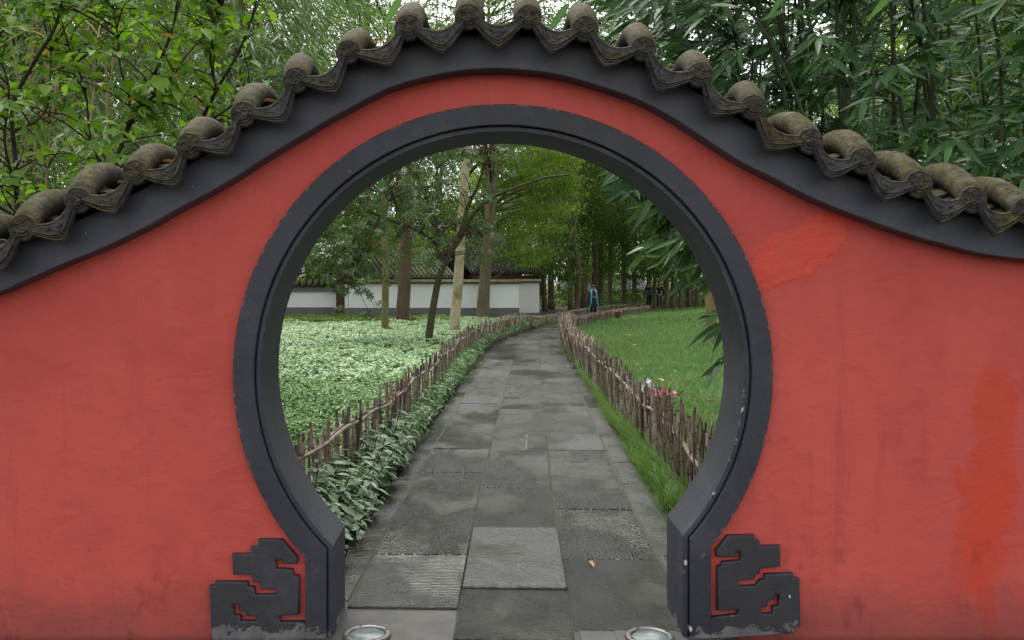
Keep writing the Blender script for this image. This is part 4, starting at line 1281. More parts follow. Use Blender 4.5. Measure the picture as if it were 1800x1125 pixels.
# a light leafy tree whose lacy crown shows over the top of the arch and the wall
def lacy_tree(name, label, x, y, h, seed, boxes, mat, L=.10, W=.045, per=120, sp=.55):
    r = np.random.default_rng(seed)
    t = empty(name, (x, y, float(gz(x, y))), label, "tree")
    pts = smooth_curve([(x, y, float(gz(x, y)) - .05), (x + .1, y, h * .3), (x - .15, y + .1, h * .6), (x + .1, y, h * .85), (x, y, h)], 6)
    m = MB(); trunk_mesh(m, pts, .17, .05, 10)
    m.build("trunk", M['bark_brown'], t, True)
    c = []
    for u0, v0, u1, v1, dy, n in boxes:
        for _ in range(n):
            c.append(at(r.uniform(u0, u1), r.uniform(v0, v1), y + r.uniform(-dy, dy)))
    c = np.array(c)
    m = MB()
    for p in c:
        k = np.argmin(np.abs(pts[:, 2] - (p[2] - .8)) + r.uniform(0, .8, len(pts)))
        m.tube(limb_path(pts[k], p, r, .15, 6), np.linspace(.035, .008, 6), 5)
    m.build("limbs", M['bark_brown'], t, True)
    make_crown("crown", r, c, per, sp, L, W, mat, parent=t, flat=.45)
    return t
lacy_tree("light_tree", "light yellow-green tree whose lacy crown shows at the top of the arch", 0.2, 44.6, 17.0, 41, [(820, 255, 1010, 330, 1.5, 46), (900, 310, 1010, 400, 1.5, 22), (835, 395, 965, 470, .8, 13), (690, 400, 790, 455, .8, 7), (620, 20, 1110, 140, 1.5, 105), (600, -120, 1120, 20, 1.5, 80)], M['lf_bright'], .15, .065, 170, .85)
lacy_tree("light_tree", "thin light-leaved tree seen over the wall left of the arch's crown", -5.6, 45.0, 17.0, 42, [(480, -60, 720, 130, 1.5, 62), (540, 260, 700, 420, 1.5, 40)], M['lf_bright'], .15, .065, 150, .85)

lacy_tree("shrubby_tree", "dense small-leaved tree with bare thin twigs at the end of the white walls", 5.2, 51.5, 7.5, 43, [(925, 400, 1005, 480, 1.5, 26), (950, 440, 1020, 530, 1.0, 16), (880, 330, 1000, 420, 1.5, 20)], M['lf_wood'], .14, .06, 130, .8)
lacy_tree("light_tree", "yellow-green dense tree above the low wall at the arch's left edge", -10.2, 45.2, 9.0, 44, [(470, 250, 620, 420, 1.5, 44), (500, 400, 600, 492, 1.0, 26), (590, 380, 700, 480, 1.2, 22)], M['lf_bright'], .15, .065, 170, .8)
# woodland trees: four kinds, each built once and copied
def forest_proto(seed, h, r0, bark, mat, n, rad, per, L, W, low):
    r = np.random.default_rng(seed)
    t = bpy.data.objects.new("forest_tree", None); COL.objects.link(t)
    pts = smooth_curve([(0, 0, -.3), (r.uniform(-.1, .1), 0, h * .25), (r.uniform(-.25, .25), r.uniform(-.2, .2), h * .5), (r.uniform(-.3, .3), r.uniform(-.3, .3), h * .75), (r.uniform(-.3, .3), 0, h)], 5)
    m = MB(); trunk_mesh(m, pts, r0, r0 * .25, 11)
    c = []
    for k in range(n):
        z = r.uniform(low, 1.02) * h
        w = rad * (0.55 + .6 * math.sin(math.pi * (z / h - low) / (1.05 - low)))
        a = r.uniform(0, 2 * math.pi); q = w * math.sqrt(r.uniform(.05, 1))
        c.append((q * math.cos(a), q * math.sin(a), z))
    c = np.array(c)
    for p in c[::2]:
        k = np.argmin(np.abs(pts[:, 2] - (p[2] - .9)))
        m.tube(limb_path(pts[k], p, r, .14, 5), np.linspace(.045, .01, 5), 5)
    for _ in range(10):                             # bare dead twigs low on the trunk
        k = r.integers(3, len(pts) // 2 + 3); a = r.uniform(0, 6.28)
        m.tube(limb_path(pts[k], pts[k] + np.array((math.cos(a), math.sin(a), r.uniform(.1, .6))) * r.uniform(.7, 1.8), r, .1, 4), np.linspace(.018, .005, 4), 4)
    link("trunk", m.mesh("trunk", True), t, bark)
    cr = make_crown("crown", r, c, per, 1.15, L, W, mat)
    cr.parent = t
    return t
kinds = [forest_proto(51, 15, .27, M['bark_brown'], M['lf_wood'], 60, 2.7, 250, .17, .08, .34),
         forest_proto(52, 17, .23, M['bark_grey'], M['lf_wood'], 60, 2.5, 250, .17, .08, .30),
         forest_proto(53, 13, .17, M['bark_brown'], M['lf_wood'], 56, 2.2, 300, .16, .07, .22),
         forest_proto(54, 14, .20, M['bark_grey'], M['lf_bright'], 56, 2.6, 260, .16, .07, .36)]
used = [False] * 4
def forest(kind, x, y, s, rot, label, group=None):
    src = kinds[kind]
    if not used[kind]:
        t = src; used[kind] = True
    else:
        t = src.copy(); COL.objects.link(t)
        for ch in list(src.children):
            c = ch.copy(); COL.objects.link(c); c.parent = t
    t.location = (x, y, float(gz(x, y))); t.rotation_euler = (0, 0, rot); t.scale = (s, s, s * (0.95 + .1 * math.sin(rot * 5)))
    tag(t, label, "tree", group)
right_px = [(958, 548, 10, 2, "brown woodland trunk at the foot of the set-back wall"), (969, 545, 12, 0, "twin of the brown trunk where the far fence turns"), (1003, 545, 8, 1, "thin grey trunk left of the big dark trunk by the path"),
            (1025, 544, 16, 0, "big dark trunk immediately left of the woman with the blue scarf"), (1043, 541, 13, 0, "straight brown trunk rising directly behind the woman's head"), (1053, 539, 8, 2, "narrow dark trunk right of the woman before the pavilion"),
            (1072, 537, 10, 1, "grey-brown trunk in front of the pale pavilion roof"), (1096, 536, 11, 1, "leaning grey trunk at the right end of the pale pavilion"), (1116, 537, 9, 2, "trunk behind the black box near the far fence end"),
            (1149, 546, 7, 2, "thin trunk between the two walking men"), (1172, 547, 8, 2, "thin brown trunk just right of the man in navy"), (1183, 545, 8, 1, "second trunk right of the man in navy"), (1196, 546, 6, 2, "dark sapling trunk at the far edge of the lawn"),
            (1211, 542, 10, 0, "brown trunk at the lawn's far edge under bamboo leaves"), (1226, 541, 9, 1, "trunk at the lawn's far right edge in shade")]
for i, (u, v, w, k, lab) in enumerate(right_px):
    Y = min(gy(v), 72)
    x = (u - VX) * Y / F
    s = w * Y / F / 2 / (.27, .23, .17, .20)[k]
    s = max(.75, min(1.35, s))
    forest(k, x, Y, s, i * 1.7, lab, "woodland trunks beyond the lawn")
rr = np.random.default_rng(77)
back = [(-26, 62), (-21, 57), (-17, 63), (-13, 58), (-9, 64), (-5.5, 59), (-2, 66), (1.5, 61), (-30, 55), (-24, 70), (-14, 72), (-7, 74), (0.5, 73), (5, 78), (9, 82), (14, 76), (19, 80), (24, 74), (17.5, 66), (22, 60), (27, 66), (31, 58), (-17, 49), (-22, 46), (-20, 38), (-13.5, 44), (24, 46), (27, 38), (20.5, 52), (12.5, 90), (2, 92), (-6, 92), (21, 92), (-12.5, 51), (-16, 53), (-9.5, 54), (-3.5, 56), (8, 70), (12, 70), (16, 72), (12.5, 25), (15.5, 29), (18, 33), (13.5, 20.5), (19.5, 26), (22.5, 31), (16.5, 38), (10.5, 19), (16, 22), (-9.5, 22), (-12, 25.5), (-14.5, 29), (-9, 17.5), (-16.5, 24), (-19, 30)]
def wood_label(x, y):
    if x < -8 and y < 35: return "tall tree behind the bamboo screen at the left", "trees behind the left bamboo"
    if x > 9 and y < 40: return "tall tree behind the bamboo screen at the right", "trees behind the right bamboo"
    if x < 2 and y < 68: return "woodland tree rising behind the halls and white walls", "trees behind the halls"
    if x < 2: return "farthest woodland tree behind the halls", "far trees behind the halls"
    if x < 16: return "woodland tree beyond the far pavilion and path", "trees beyond the pavilion"
    return "woodland tree beyond the right side of the lawn", "trees beyond the lawn's right side"
for i, (x, y) in enumerate(back):
    forest(int(rr.choice([0, 1, 2, 3], p=[.3, .3, .2, .2])), x + rr.uniform(-1, 1), y + rr.uniform(-1, 1), rr.uniform(.95, 1.35), rr.uniform(0, 6.28), *wood_label(x, y))
# the wood's undergrowth and farthest leaves read as one mass
r = np.random.default_rng(60)
P = []
for _ in range(620):
    x, y = r.uniform(-75, 85), r.uniform(84, 120)
    P.append((x, y, -1.0 + 26 * r.uniform(0, 1) ** 1.5 * (.75 + .25 * math.sin(x * .4))))
P = cloud_points(r, np.array(P), 120, 2.2, .7)
d, nn = leaf_dirs(r, P, np.array((0, 100, 8.)))
tag(leaf_cloud("far_woodland", T_FLAT, P, d, nn, r.uniform(.35, .6, len(P)), r.uniform(.18, .3, len(P)), M['lf_bright']), "distant leafy woodland filling the gaps between the trunks", kind='stuff')  # bright leaf colour stands in for sunlit gaps deep in the wood
P = []
for _ in range(260):
    u = r.uniform(930, 1300); y = r.uniform(64, 80)
    P.append(((u - VX) * y / F, y, -0.9 + abs(r.normal(0, .9))))
for _ in range(90):
    x, y = r.uniform(-14, 2), r.uniform(55, 60)
    P.append((x, y, r.uniform(0, 3.2)))
P = cloud_points(r, np.array(P), 90, .8, .7)
d, nn = leaf_dirs(r, P, np.array((8, 70, 0.)))
tag(leaf_cloud("undergrowth", T_FLAT, P, d, nn, r.uniform(.16, .3, len(P)), r.uniform(.07, .13, len(P)), M['lf_wood']), "dark bushy undergrowth at the foot of the woodland", kind='stuff')
# ------------------------------------------------------------------ bamboo picket fences
r = np.random.default_rng(101)
def picket_mesh(seed):
    q = np.random.default_rng(seed)
    n = 6
    z = np.linspace(0, 1, n)
    wob = np.cumsum(q.normal(0, .006, (n, 2)), axis=0); wob -= wob[0]
    m = MB()
    rad = 0.5 * (1 + q.normal(0, .05, n))
    V = []
    seg = 7
    for i in range(n):
        for j in range(seg):
            a = 2 * math.pi * j / seg
            V.append((rad[i] * math.cos(a), rad[i] * math.sin(a), z[i]))
    V = np.array(V)
    V[:, 0] += np.repeat(wob[:, 0], seg) * 28; V[:, 1] += np.repeat(wob[:, 1], seg) * 28
    fs = [(i * seg + j, i * seg + (j + 1) % seg, (i + 1) * seg + (j + 1) % seg, (i + 1) * seg + j) for i in range(n - 1) for j in range(seg)]
    fs.append(tuple((n - 1) * seg + j for j in range(seg)))
    m.add(V, fs)
    return m
picket_mbs = [picket_mesh(200 + i) for i in range(8)]
def picket_data(mat):
    out = []
    for mb in picket_mbs:
        me = mb.mesh("picket", True); me.materials.append(mat); out.append(me)
    return out
def make_fence(name, label, C, spacing, hgt, dia, railz, mats, parts, seed, slant=.05, row=.03, zf=None, group=None):
    q = np.random.default_rng(seed)
    C = resample(C, 0.02)
    s = np.concatenate([[0], np.cumsum(np.linalg.norm(np.diff(C, axis=0), axis=1))])
    t = norm(np.gradient(C, axis=0))
    base = C[0]
    f = empty(name, (base[0], base[1], 0), label, "fence", group)
    meshes = [picket_data(m_) for m_ in mats]
    pos = []
    x = 0.02
    while x < s[-1]:
        pos.append(x); x += spacing * q.uniform(.45, 1.55)
    far = MB()
    far_dark = MB()
    for i, x in enumerate(pos):
        k = min(np.searchsorted(s, x), len(C) - 1)
        p = C[k] + np.array((t[k][1], -t[k][0])) * (row if i % 2 else -row) * q.uniform(.6, 1.2)
        h = hgt * q.uniform(.86, 1.13) * float(np.interp(p[1], [31, 36], [1.0, .66])) * (1 if q.random() > .06 else q.uniform(.55, .8))
        d = dia * q.uniform(.65, 1.35)
        dark = q.random() < .36
        z0 = float(gz(p[0], p[1])) - 0.05
        sx, sy = q.normal(0, slant, 2)
        Mx = Matrix.Translation((p[0], p[1], z0)) @ Matrix(((1, 0, sx, 0), (0, 1, sy, 0), (0, 0, 1, 0), (0, 0, 0, 1))) @ Matrix.Rotation(q.uniform(0, 6.28), 4, 'Z') @ Matrix.Diagonal((d, d, h, 1))
        w = q.integers(len(picket_mbs))
        if i < parts:
            put(link("picket", meshes[1 if dark else 0][w]), f, Mx)
        else:
            mb = picket_mbs[w]
            V = mb.v[0]
            A = np.array(Mx)
            (far_dark if dark else far).add(V @ A[:3, :3].T + A[:3, 3], mb.f)
    if far.n:
        tag(far.build("more_pickets", mats[0], f, True), kind='stuff')
        tag(far_dark.build("more_dark_pickets", mats[1], f, True), kind='stuff')
    def rail(z, off, rad, n, nm="rail", x0=0.0, x1=None):
        x1 = s[-1] if x1 is None else x1
        xs_ = np.arange(x0, x1, .16)
        ph = q.uniform(0, 6)
        P = []
        for x in xs_:
            k = min(np.searchsorted(s, x), len(C) - 1)
            nrm = np.array((t[k][1], -t[k][0]))
            p = C[k] + nrm * (off + .012 * math.sin(x * 2.1 + ph))
            zz = z(x) if callable(z) else z
            P.append((p[0], p[1], float(gz(p[0], p[1])) + zz * float(np.interp(p[1], [31, 36], [1.0, .66])) + .022 * math.sin(x * 1.7 + ph) + .012 * math.sin(x * 5.3 + ph)))
        m = MB(); m.tube(P, rad * (1 + .12 * (np.arange(len(P)) % 3 == 0)), 8)
        m.build(nm, M['rail'], f, True)
    for a in railz:
        rail(*a)
    # wire ties where rail meets pickets
    tie = MB(); tie.tube([(.03 * math.cos(a), .022 * math.sin(a), .004 * a) for a in np.linspace(0, 12.6, 26)], .0025, 4)
    tme = tie.mesh("tie"); tme.materials.append(M['bolt'])
    for x in np.arange(.7, min(s[-1], 14), 1.3):
        k = min(np.searchsorted(s, x), len(C) - 1)
        z = railz[0][0](x) if callable(railz[0][0]) else railz[0][0]
        nrm = np.array((t[k][1], -t[k][0])) * railz[0][1]
        put(link("tie", tme), f, Matrix.Translation((C[k][0] + nrm[0], C[k][1] + nrm[1], float(gz(*C[k])) + z)) @ Matrix.Rotation(q.uniform(-.5, .5), 4, 'Y'))
    return f
make_fence("picket_fence", "sparse bamboo picket fence between pale ground cover and striped plants, left of path", FENCE_L, .064, .73, .0205, [(.60, .035, .014, 1), (.585, -.035, .013, 1)], [M['stick'], M['stick_dark']], 300, 61, .075)
rz = lambda x: float(np.interp(x, [0, 1.2, 3.5, 6.5, 10, 20], [.38, .44, .52, .58, .60, .58]))
make_fence("picket_fence", "dense crooked bamboo picket fence along the lawn, right of the path", FENCE_R, .034, .72, .0205, [(rz, -.04, .017, 1), (lambda x: rz(x) - .03, .04, .014, 1)], [M['stick'], M['stick_dark']], 300, 62, .135, .045)
FB = smooth_curve([(2.9, 62.5), (5.5, 61.5), (7.0, 60.5)], 8)

# ------------------------------------------------------------------ ground cover, lawn and edging
r = np.random.default_rng(103)
def cover_height(x, y):
    return .20 + .07 * np.sin(x * 2.3 + .7 * y) * np.sin(y * 1.1 + x) + .05 * np.sin(x * 5.1 + 1.3) * np.sin(y * 3.7)
def scatter_left(n, y0, y1, wpow):
    y = y0 + (y1 - y0) * r.uniform(0, 1, n) ** wpow
    xr = curve_x(FENCE_L, y) - .06
    xl = (330 - VX) * y / F - 1.0
    return xl + (xr - xl) * r.uniform(0, 1, n), y
# full leaf shapes in front, simpler ones beyond
P, Dv, Nv, Ls = [], [], [], []
x, y = scatter_left(62000, 5.3, 15, 1.15)
def cover(x, y, L):
    n = len(x)
    z = gz(x, y) + cover_height(x, y) - np.abs(r.normal(0, .045, n))
    a = r.uniform(0, 2 * math.pi, n)
    d = np.stack([np.cos(a), np.sin(a), r.normal(-.18, .22, n)], 1)
    nn = np.stack([r.normal(0, .33, n), r.normal(-.12, .33, n), np.ones(n)], 1)
    return np.stack([x, y, z], 1), d, norm(nn), L * r.uniform(.65, 1.3, n)
P, d, nn, L = cover(x, y, .064)
a_ = leaf_cloud("ground_cover", T_OVATE, P, d, nn, L, L * .52, M['lf_cover'])
tag(a_, "dense pale green ground cover filling the bed left of the fence", kind='stuff')
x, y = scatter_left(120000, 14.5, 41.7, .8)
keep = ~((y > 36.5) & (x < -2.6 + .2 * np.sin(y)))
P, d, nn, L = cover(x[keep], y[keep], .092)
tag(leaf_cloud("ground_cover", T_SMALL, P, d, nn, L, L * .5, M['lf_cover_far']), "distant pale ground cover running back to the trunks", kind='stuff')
x, y = scatter_left(16000, 35.5, 42.0, 1.0)
keep = (y > 37.5 + .5 * np.sin(x * 1.3)) & (x < -1.2)
P, d, nn, L = cover(x[keep], y[keep], .12)
P[:, 2] += .05
tag(leaf_cloud("bright_ground_cover", T_SMALL, P, d, nn, L, L * .55, M['lf_bright']), "bright green ground cover strip at the foot of the white wall", kind='stuff')
# under layer so that no bare soil shows through
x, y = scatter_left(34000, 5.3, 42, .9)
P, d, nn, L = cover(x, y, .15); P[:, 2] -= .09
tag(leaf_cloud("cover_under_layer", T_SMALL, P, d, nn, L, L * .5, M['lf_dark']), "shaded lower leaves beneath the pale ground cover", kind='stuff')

# lawn blades
def blades(n, y0, y1, L, W, pw, xmax):
    y = y0 + (y1 - y0) * r.uniform(0, 1, n) ** pw
    xl = curve_x(FENCE_R, y) - .02
    xr = np.minimum((xmax - VX) * y / F + 1.0, xl + 26)
    x = xl + (xr - xl) * r.uniform(0, 1, n)
    a = r.uniform(0, 2 * math.pi, n)
    lean = r.uniform(.25, 1.1, n)
    d = norm(np.stack([np.cos(a) * lean, np.sin(a) * lean, np.ones(n)], 1))
    nn = np.stack([-np.cos(a), -np.sin(a), lean + .2], 1) + r.normal(0, .25, (n, 3))
    tuft = .6 + .5 * (np.sin(x * 3.1 + np.sin(y * 1.7)) * np.sin(y * 2.3) + 1) / 2 + .35 * (np.sin(x * 7.7 + y * 3.1) * np.sin(y * 6.1 - x) > .35)
    return np.stack([x, y, gz(x, y) - .005], 1), d, nn, L * tuft * r.uniform(.6, 1.3, n), W * r.uniform(.7, 1.3, n)
T_BLADE = leaf_template([(0, .8), (.5, .9), (1, 0)], .0, .15)
T_BLADE_LO = (np.array([(0, -1, 0), (0, 1, 0), (1, 0, -.15)], float), np.array([(0, 1, 2)]), np.array([(0, .4), (0, .6), (1, .5)]))
Pa = blades(110000, 5.6, 19, .14, .0095, 1.1, 1450)
tag(leaf_cloud("lawn_grass", T_BLADE, *Pa, M['grass']), "long green lawn grass behind the dense bamboo fence", kind='stuff')
Pb = blades(115000, 16.5, 34, .15, .016, .95, 1400)
tag(leaf_cloud("lawn_grass", T_BLADE_LO, *Pb, M['grass']), "green lawn grass in the middle of the lawn", kind='stuff')
Pc = blades(80000, 33, 57, .17, .032, .95, 1380)
tag(leaf_cloud("lawn_grass", T_BLADE_LO, *Pc, M['grass']), "far green lawn grass under the woodland", kind='stuff')
# lilyturf at the foot of the right fence
T_MONDO = leaf_template([(0, .7), (.3, 1.0), (.65, .85), (1, 0)], .008, .5)
P, Dv, Nv, Ls = [], [], [], []
y = 5.35
while y < 29:
    xf = float(curve_x(FENCE_R, y)); xe = float(curve_x(LINE2, y)) + 1.36
    step = .10 if y < 14 else .14
    for k in range(4):
        if r.random() < .30: continue
        q = r.uniform(0, 1) ** .7
        cx_ = xe + .04 + (xf + .05 - xe - .04) * q
        n = 22 if y < 14 else 15
        a = r.uniform(0, 2 * math.pi, n); tilt = r.uniform(.1, .6, n)
        lean_path = np.array((-.05, -.03, .2))
        d_ = np.stack([np.cos(a) * tilt, np.sin(a) * tilt, np.ones(n)], 1) + lean_path
        P.append(np.stack([cx_ + r.normal(0, .025, n), y + r.normal(0, .025, n), np.full(n, .0)], 1)); Dv.append(d_)
        Nv.append(np.stack([-np.cos(a), -np.sin(a), tilt + .3], 1)); Ls.append((.16 + .16 * q) * r.uniform(.6, 1.35, n))
    y += step
P, Dv, Nv, Ls = map(np.concatenate, (P, Dv, Nv, Ls))
tag(leaf_cloud("lilyturf", T_MONDO, P, Dv, Nv, Ls, np.where(P[:, 1] < 14, .0075, .014) * r.uniform(.8, 1.2, len(P)), M['mondo']), "arching grassy lilyturf tufts along the foot of the right fence", kind='stuff')
# edging plants between the left fence and the path: far ones as one mass
def rosette(p, stem, nl, L, r):
    """A leafy shoot: pairs of crossed leaves up a short stem, largest at the top."""
    out = []
    ax = norm(np.array((r.normal(0, .28) + .12, r.normal(0, .28), 1.0)))
    for k in range(nl):
        lev = k // 2
        a = (lev % 2) * math.pi / 2 + (k % 2) * math.pi + r.normal(0, .35)
        e1 = norm(np.cross(ax, (.2, .9, .1))); e2 = np.cross(ax, e1)
        out_d = e1 * math.cos(a) + e2 * math.sin(a)
        f = 1 - lev / max(1, (nl // 2))
        c = np.array(p) + ax * stem * (.35 + .65 * f)
        out.append((c, norm(out_d + ax * r.uniform(-.35, .25)), norm(ax + out_d * -.1 + r.normal(0, .18, 3)), L * (.55 + .45 * (1 - abs(f - .65))) * r.uniform(.8, 1.2)))
    return out
lv = []
y = 9.2
while y < 36:
    xf = float(curve_x(FENCE_L, y)); xe = float(curve_x(LINE2, y)) - .80
    for k in range(3 if y < 20 else 2):
        q = r.uniform(-.15, .86)
        px_ = xf + (xe - xf) * q
        lv += rosette((px_, y + r.normal(0, .05), 0), (.38 - .13 * max(q, 0)) * r.uniform(.75, 1.15), 8, .085 if y < 20 else .105, r)
    y += .055 if y < 20 else .10
tag(leaf_cloud("edging_plants", T_OVATE, np.array([a[0] for a in lv]), np.array([a[1] for a in lv]), np.array([a[2] for a in lv]), np.array([a[3] for a in lv]), np.array([a[3] for a in lv]) * .48, M['lf_edge']), "low pale-leaved edging plants running between left fence and path", kind='stuff')
# the near ones one by one
pil_me = unit_leaf("leaf", T_PILEA, M['lf_pilea'])
k = 0
y = 5.30
near = []
while y < 9.3:
    xf = float(curve_x(FENCE_L, y)); xe = float(curve_x(LINE2, y)) - .80
    for q in np.arange(-.1, .92, .22 if y < 7 else .29):
        near.append((xf + (xe - xf) * (q + r.uniform(-.08, .08)), y + r.uniform(-.08, .08), q))
    y += .175
for (x, y, q) in near:
    side = "hard against the left fence" if q < .25 else ("in the middle of the bed" if q < .6 else "spilling towards the kerb")
    zone = "by the gate's left jamb" if y < 6.1 else ("just past the jamb" if y < 7.4 else "farther up the path")
    e = empty("striped_plant", (x, y, 0), "silver-striped bushy plant " + side + ", " + zone, "plant", "striped plants " + side + " " + zone)
    lv = []; m = MB(); low_ = []
    for s in range(4):
        p0 = np.array((x + r.normal(0, .05), y + r.normal(0, .05), 0.0))
        st = (.47 - .27 * max(q, 0)) * r.uniform(.75, 1.12)
        sh = rosette(p0, st, 9, .105, r)
        lv += sh[:6]; low_ += sh[6:]
        top = sh[0][0]
        m.tube([p0 - np.array((0, 0, .03)), (p0 + top) / 2 + r.normal(0, .01, 3), top], [.006, .005, .003], 5)
    m.build("stem", M['culm'], e)
    leaf_objects(pil_me, [a[0] for a in lv], np.array([a[1] for a in lv]), np.array([a[2] for a in lv]), [a[3] for a in lv], [a[3] * .46 for a in lv], e)
    tag(leaf_cloud("lower_foliage", T_OVATE, np.array([a[0] for a in low_]), np.array([a[1] for a in low_]), np.array([a[2] for a in low_]), np.array([a[3] for a in low_]), np.array([a[3] for a in low_]) * .46, M['lf_pilea'], e), kind='stuff')

# ------------------------------------------------------------------ leafy shrubs behind the wall, left
def wall_top(x):
    return np.interp(x, caps[:, 0], caps[:, 2])
def twig_plant(name, label, cat, base, stems, tips, leaf_fn, bark, leaf_me, T, leaf_m, seen_extra=None, group=None, twig_r=.006, n_obj=300, reach=1.6):
    """Stems, a twig to every tip from the nearest stem, leaves by leaf_fn(tip, direction)."""
    e = empty(name, base, label, cat, group)
    nodes = np.concatenate(stems[0])
    m = MB()
    for q, (ra, rb) in zip(*stems):
        m.tube(q, np.linspace(ra, rb, len(q)), 8)
    m.build("stem" if cat != "bamboo" else "culm", bark, e, True)
    tw = MB()
    P, Dv, Nv, L, W = [], [], [], [], []
    for tip in tips:
        dd = np.linalg.norm(nodes - tip, axis=1) + .5 * np.maximum(0, nodes[:, 2] - tip[2] + .1)
        a = nodes[np.argmin(dd)]
        if np.linalg.norm(tip - a) < reach:
            path = limb_path(a, tip, r, .10, 5)
            tw.tube(path, np.linspace(twig_r, twig_r * .4, 5), 5)
            dirn = norm(path[-1] - path[-2])
        else:
            dirn = norm(tip - a)
            tw.tube([tip - dirn * .25 + np.array((0, 0, -.03)), tip], [twig_r * .5, twig_r * .3], 5)
        for (p, d_, n_, l_, w_) in leaf_fn(tip, dirn):
            P.append(p); Dv.append(d_); Nv.append(n_); L.append(l_); W.append(w_)
    tag(tw.build("twigs", bark if cat != "bamboo" else M['culm'], e, True), kind="stuff")
    P, Dv, Nv, L, W = map(np.array, (P, Dv, Nv, L, W))
    sel = pick_seen(P, n_obj, seen_extra)
    leaf_objects(leaf_me, P[sel], Dv[sel], Nv[sel], L[sel], W[sel], e)
    if (~sel).any():
        tag(leaf_cloud("foliage", T, P[~sel], Dv[~sel], Nv[~sel], L[~sel], W[~sel], leaf_m, e), kind='stuff')
    return e
r = np.random.default_rng(105)
shrub_me = unit_leaf("leaf", T_OVATE, M['lf_shrub'])
def shrub_leaves(tip, d):
    out = []
    side = norm(np.cross(d, (0, 0, 1.0)) + 1e-3)
    n = r.integers(5, 8)
    for k in range(n):
        s = 1 if k % 2 else -1
        p = tip - d * .045 * (n - k) + r.normal(0, .01, 3)
        dd = norm(d * .45 + side * s * r.uniform(.5, 1.0) + np.array((0, 0, r.uniform(-.55, .15))))
        if k == n - 1: dd = norm(d + np.array((0, 0, -.2)))
        nn = norm(np.array((r.normal(0, .35), r.normal(-.45, .35), 1.0)))
        l = r.uniform(.085, .135)
        out.append((p, dd, nn, l, l * r.uniform(.52, .66)))
    return out
above = lambda u, v: v < 470
specs = [("wiry shrub with bright green oval leaves at the far left behind the wall", (-3.1, 6.0), (-4.0, -2.55), 150, [[(30, 480), (28, 300), (22, 190), (60, 110), (100, 40), (120, -60)], [(28, 330), (8, 250), (15, 150), (-20, 60)], [(22, 230), (60, 215), (85, 180), (90, 90)]]),
         ("leafy shrub with dark forked stems in the middle of the left greenery", (-2.3, 6.3), (-3.0, -1.75), 175, [[(190, 450), (195, 320), (222, 235), (262, 150), (300, 60), (330, -60)], [(222, 235), (228, 180), (212, 120), (205, 50), (190, -40)], [(240, 195), (290, 150), (330, 95), (380, 40)], [(195, 320), (160, 250), (150, 160), (120, 80)]]),
         ("thin outer shrub whose oval leaves reach over the left shoulder of the arch", (-1.75, 6.7), (-2.3, -1.42), 90, [[(300, 430), (310, 300), (345, 230), (380, 160), (420, 90), (455, 0)], [(345, 230), (395, 195), (440, 160)], [(380, 160), (370, 90), (390, 10)]])]
for lab, (bx, by), (xa, xb), nt, st in specs:
    stems = []
    for i, l in enumerate(st):
        q = [at(u, v, by + .15 * math.sin(i * 2 + j)) for j, (u, v) in enumerate(l)]
        if i == 0: q = [np.array((q[0][0], by, -.05))] + q
        stems.append(smooth_curve(q, 5))
    tips = []
    while len(tips) < nt:
        x = r.uniform(xa, xb); y = by + r.normal(0, .35)
        zt = float(wall_top(x))
        z = zt - .25 + (4.6 - zt) * r.uniform(0, 1) ** 1.05
        u = VX + x / y * F
        if u > 480 or (u > 400 and r.random() < .5): continue
        tips.append(np.array((x, y, z)))
    twig_plant("leafy_shrub", lab, "shrub", (stems[0][0][0], by, 0), (stems, [(.022, .007)] + [(.012, .004)] * (len(stems) - 1)), tips, shrub_leaves, M['twig'], shrub_me, T_OVATE, M['lf_shrub'], above, "leafy shrubs behind the wall")

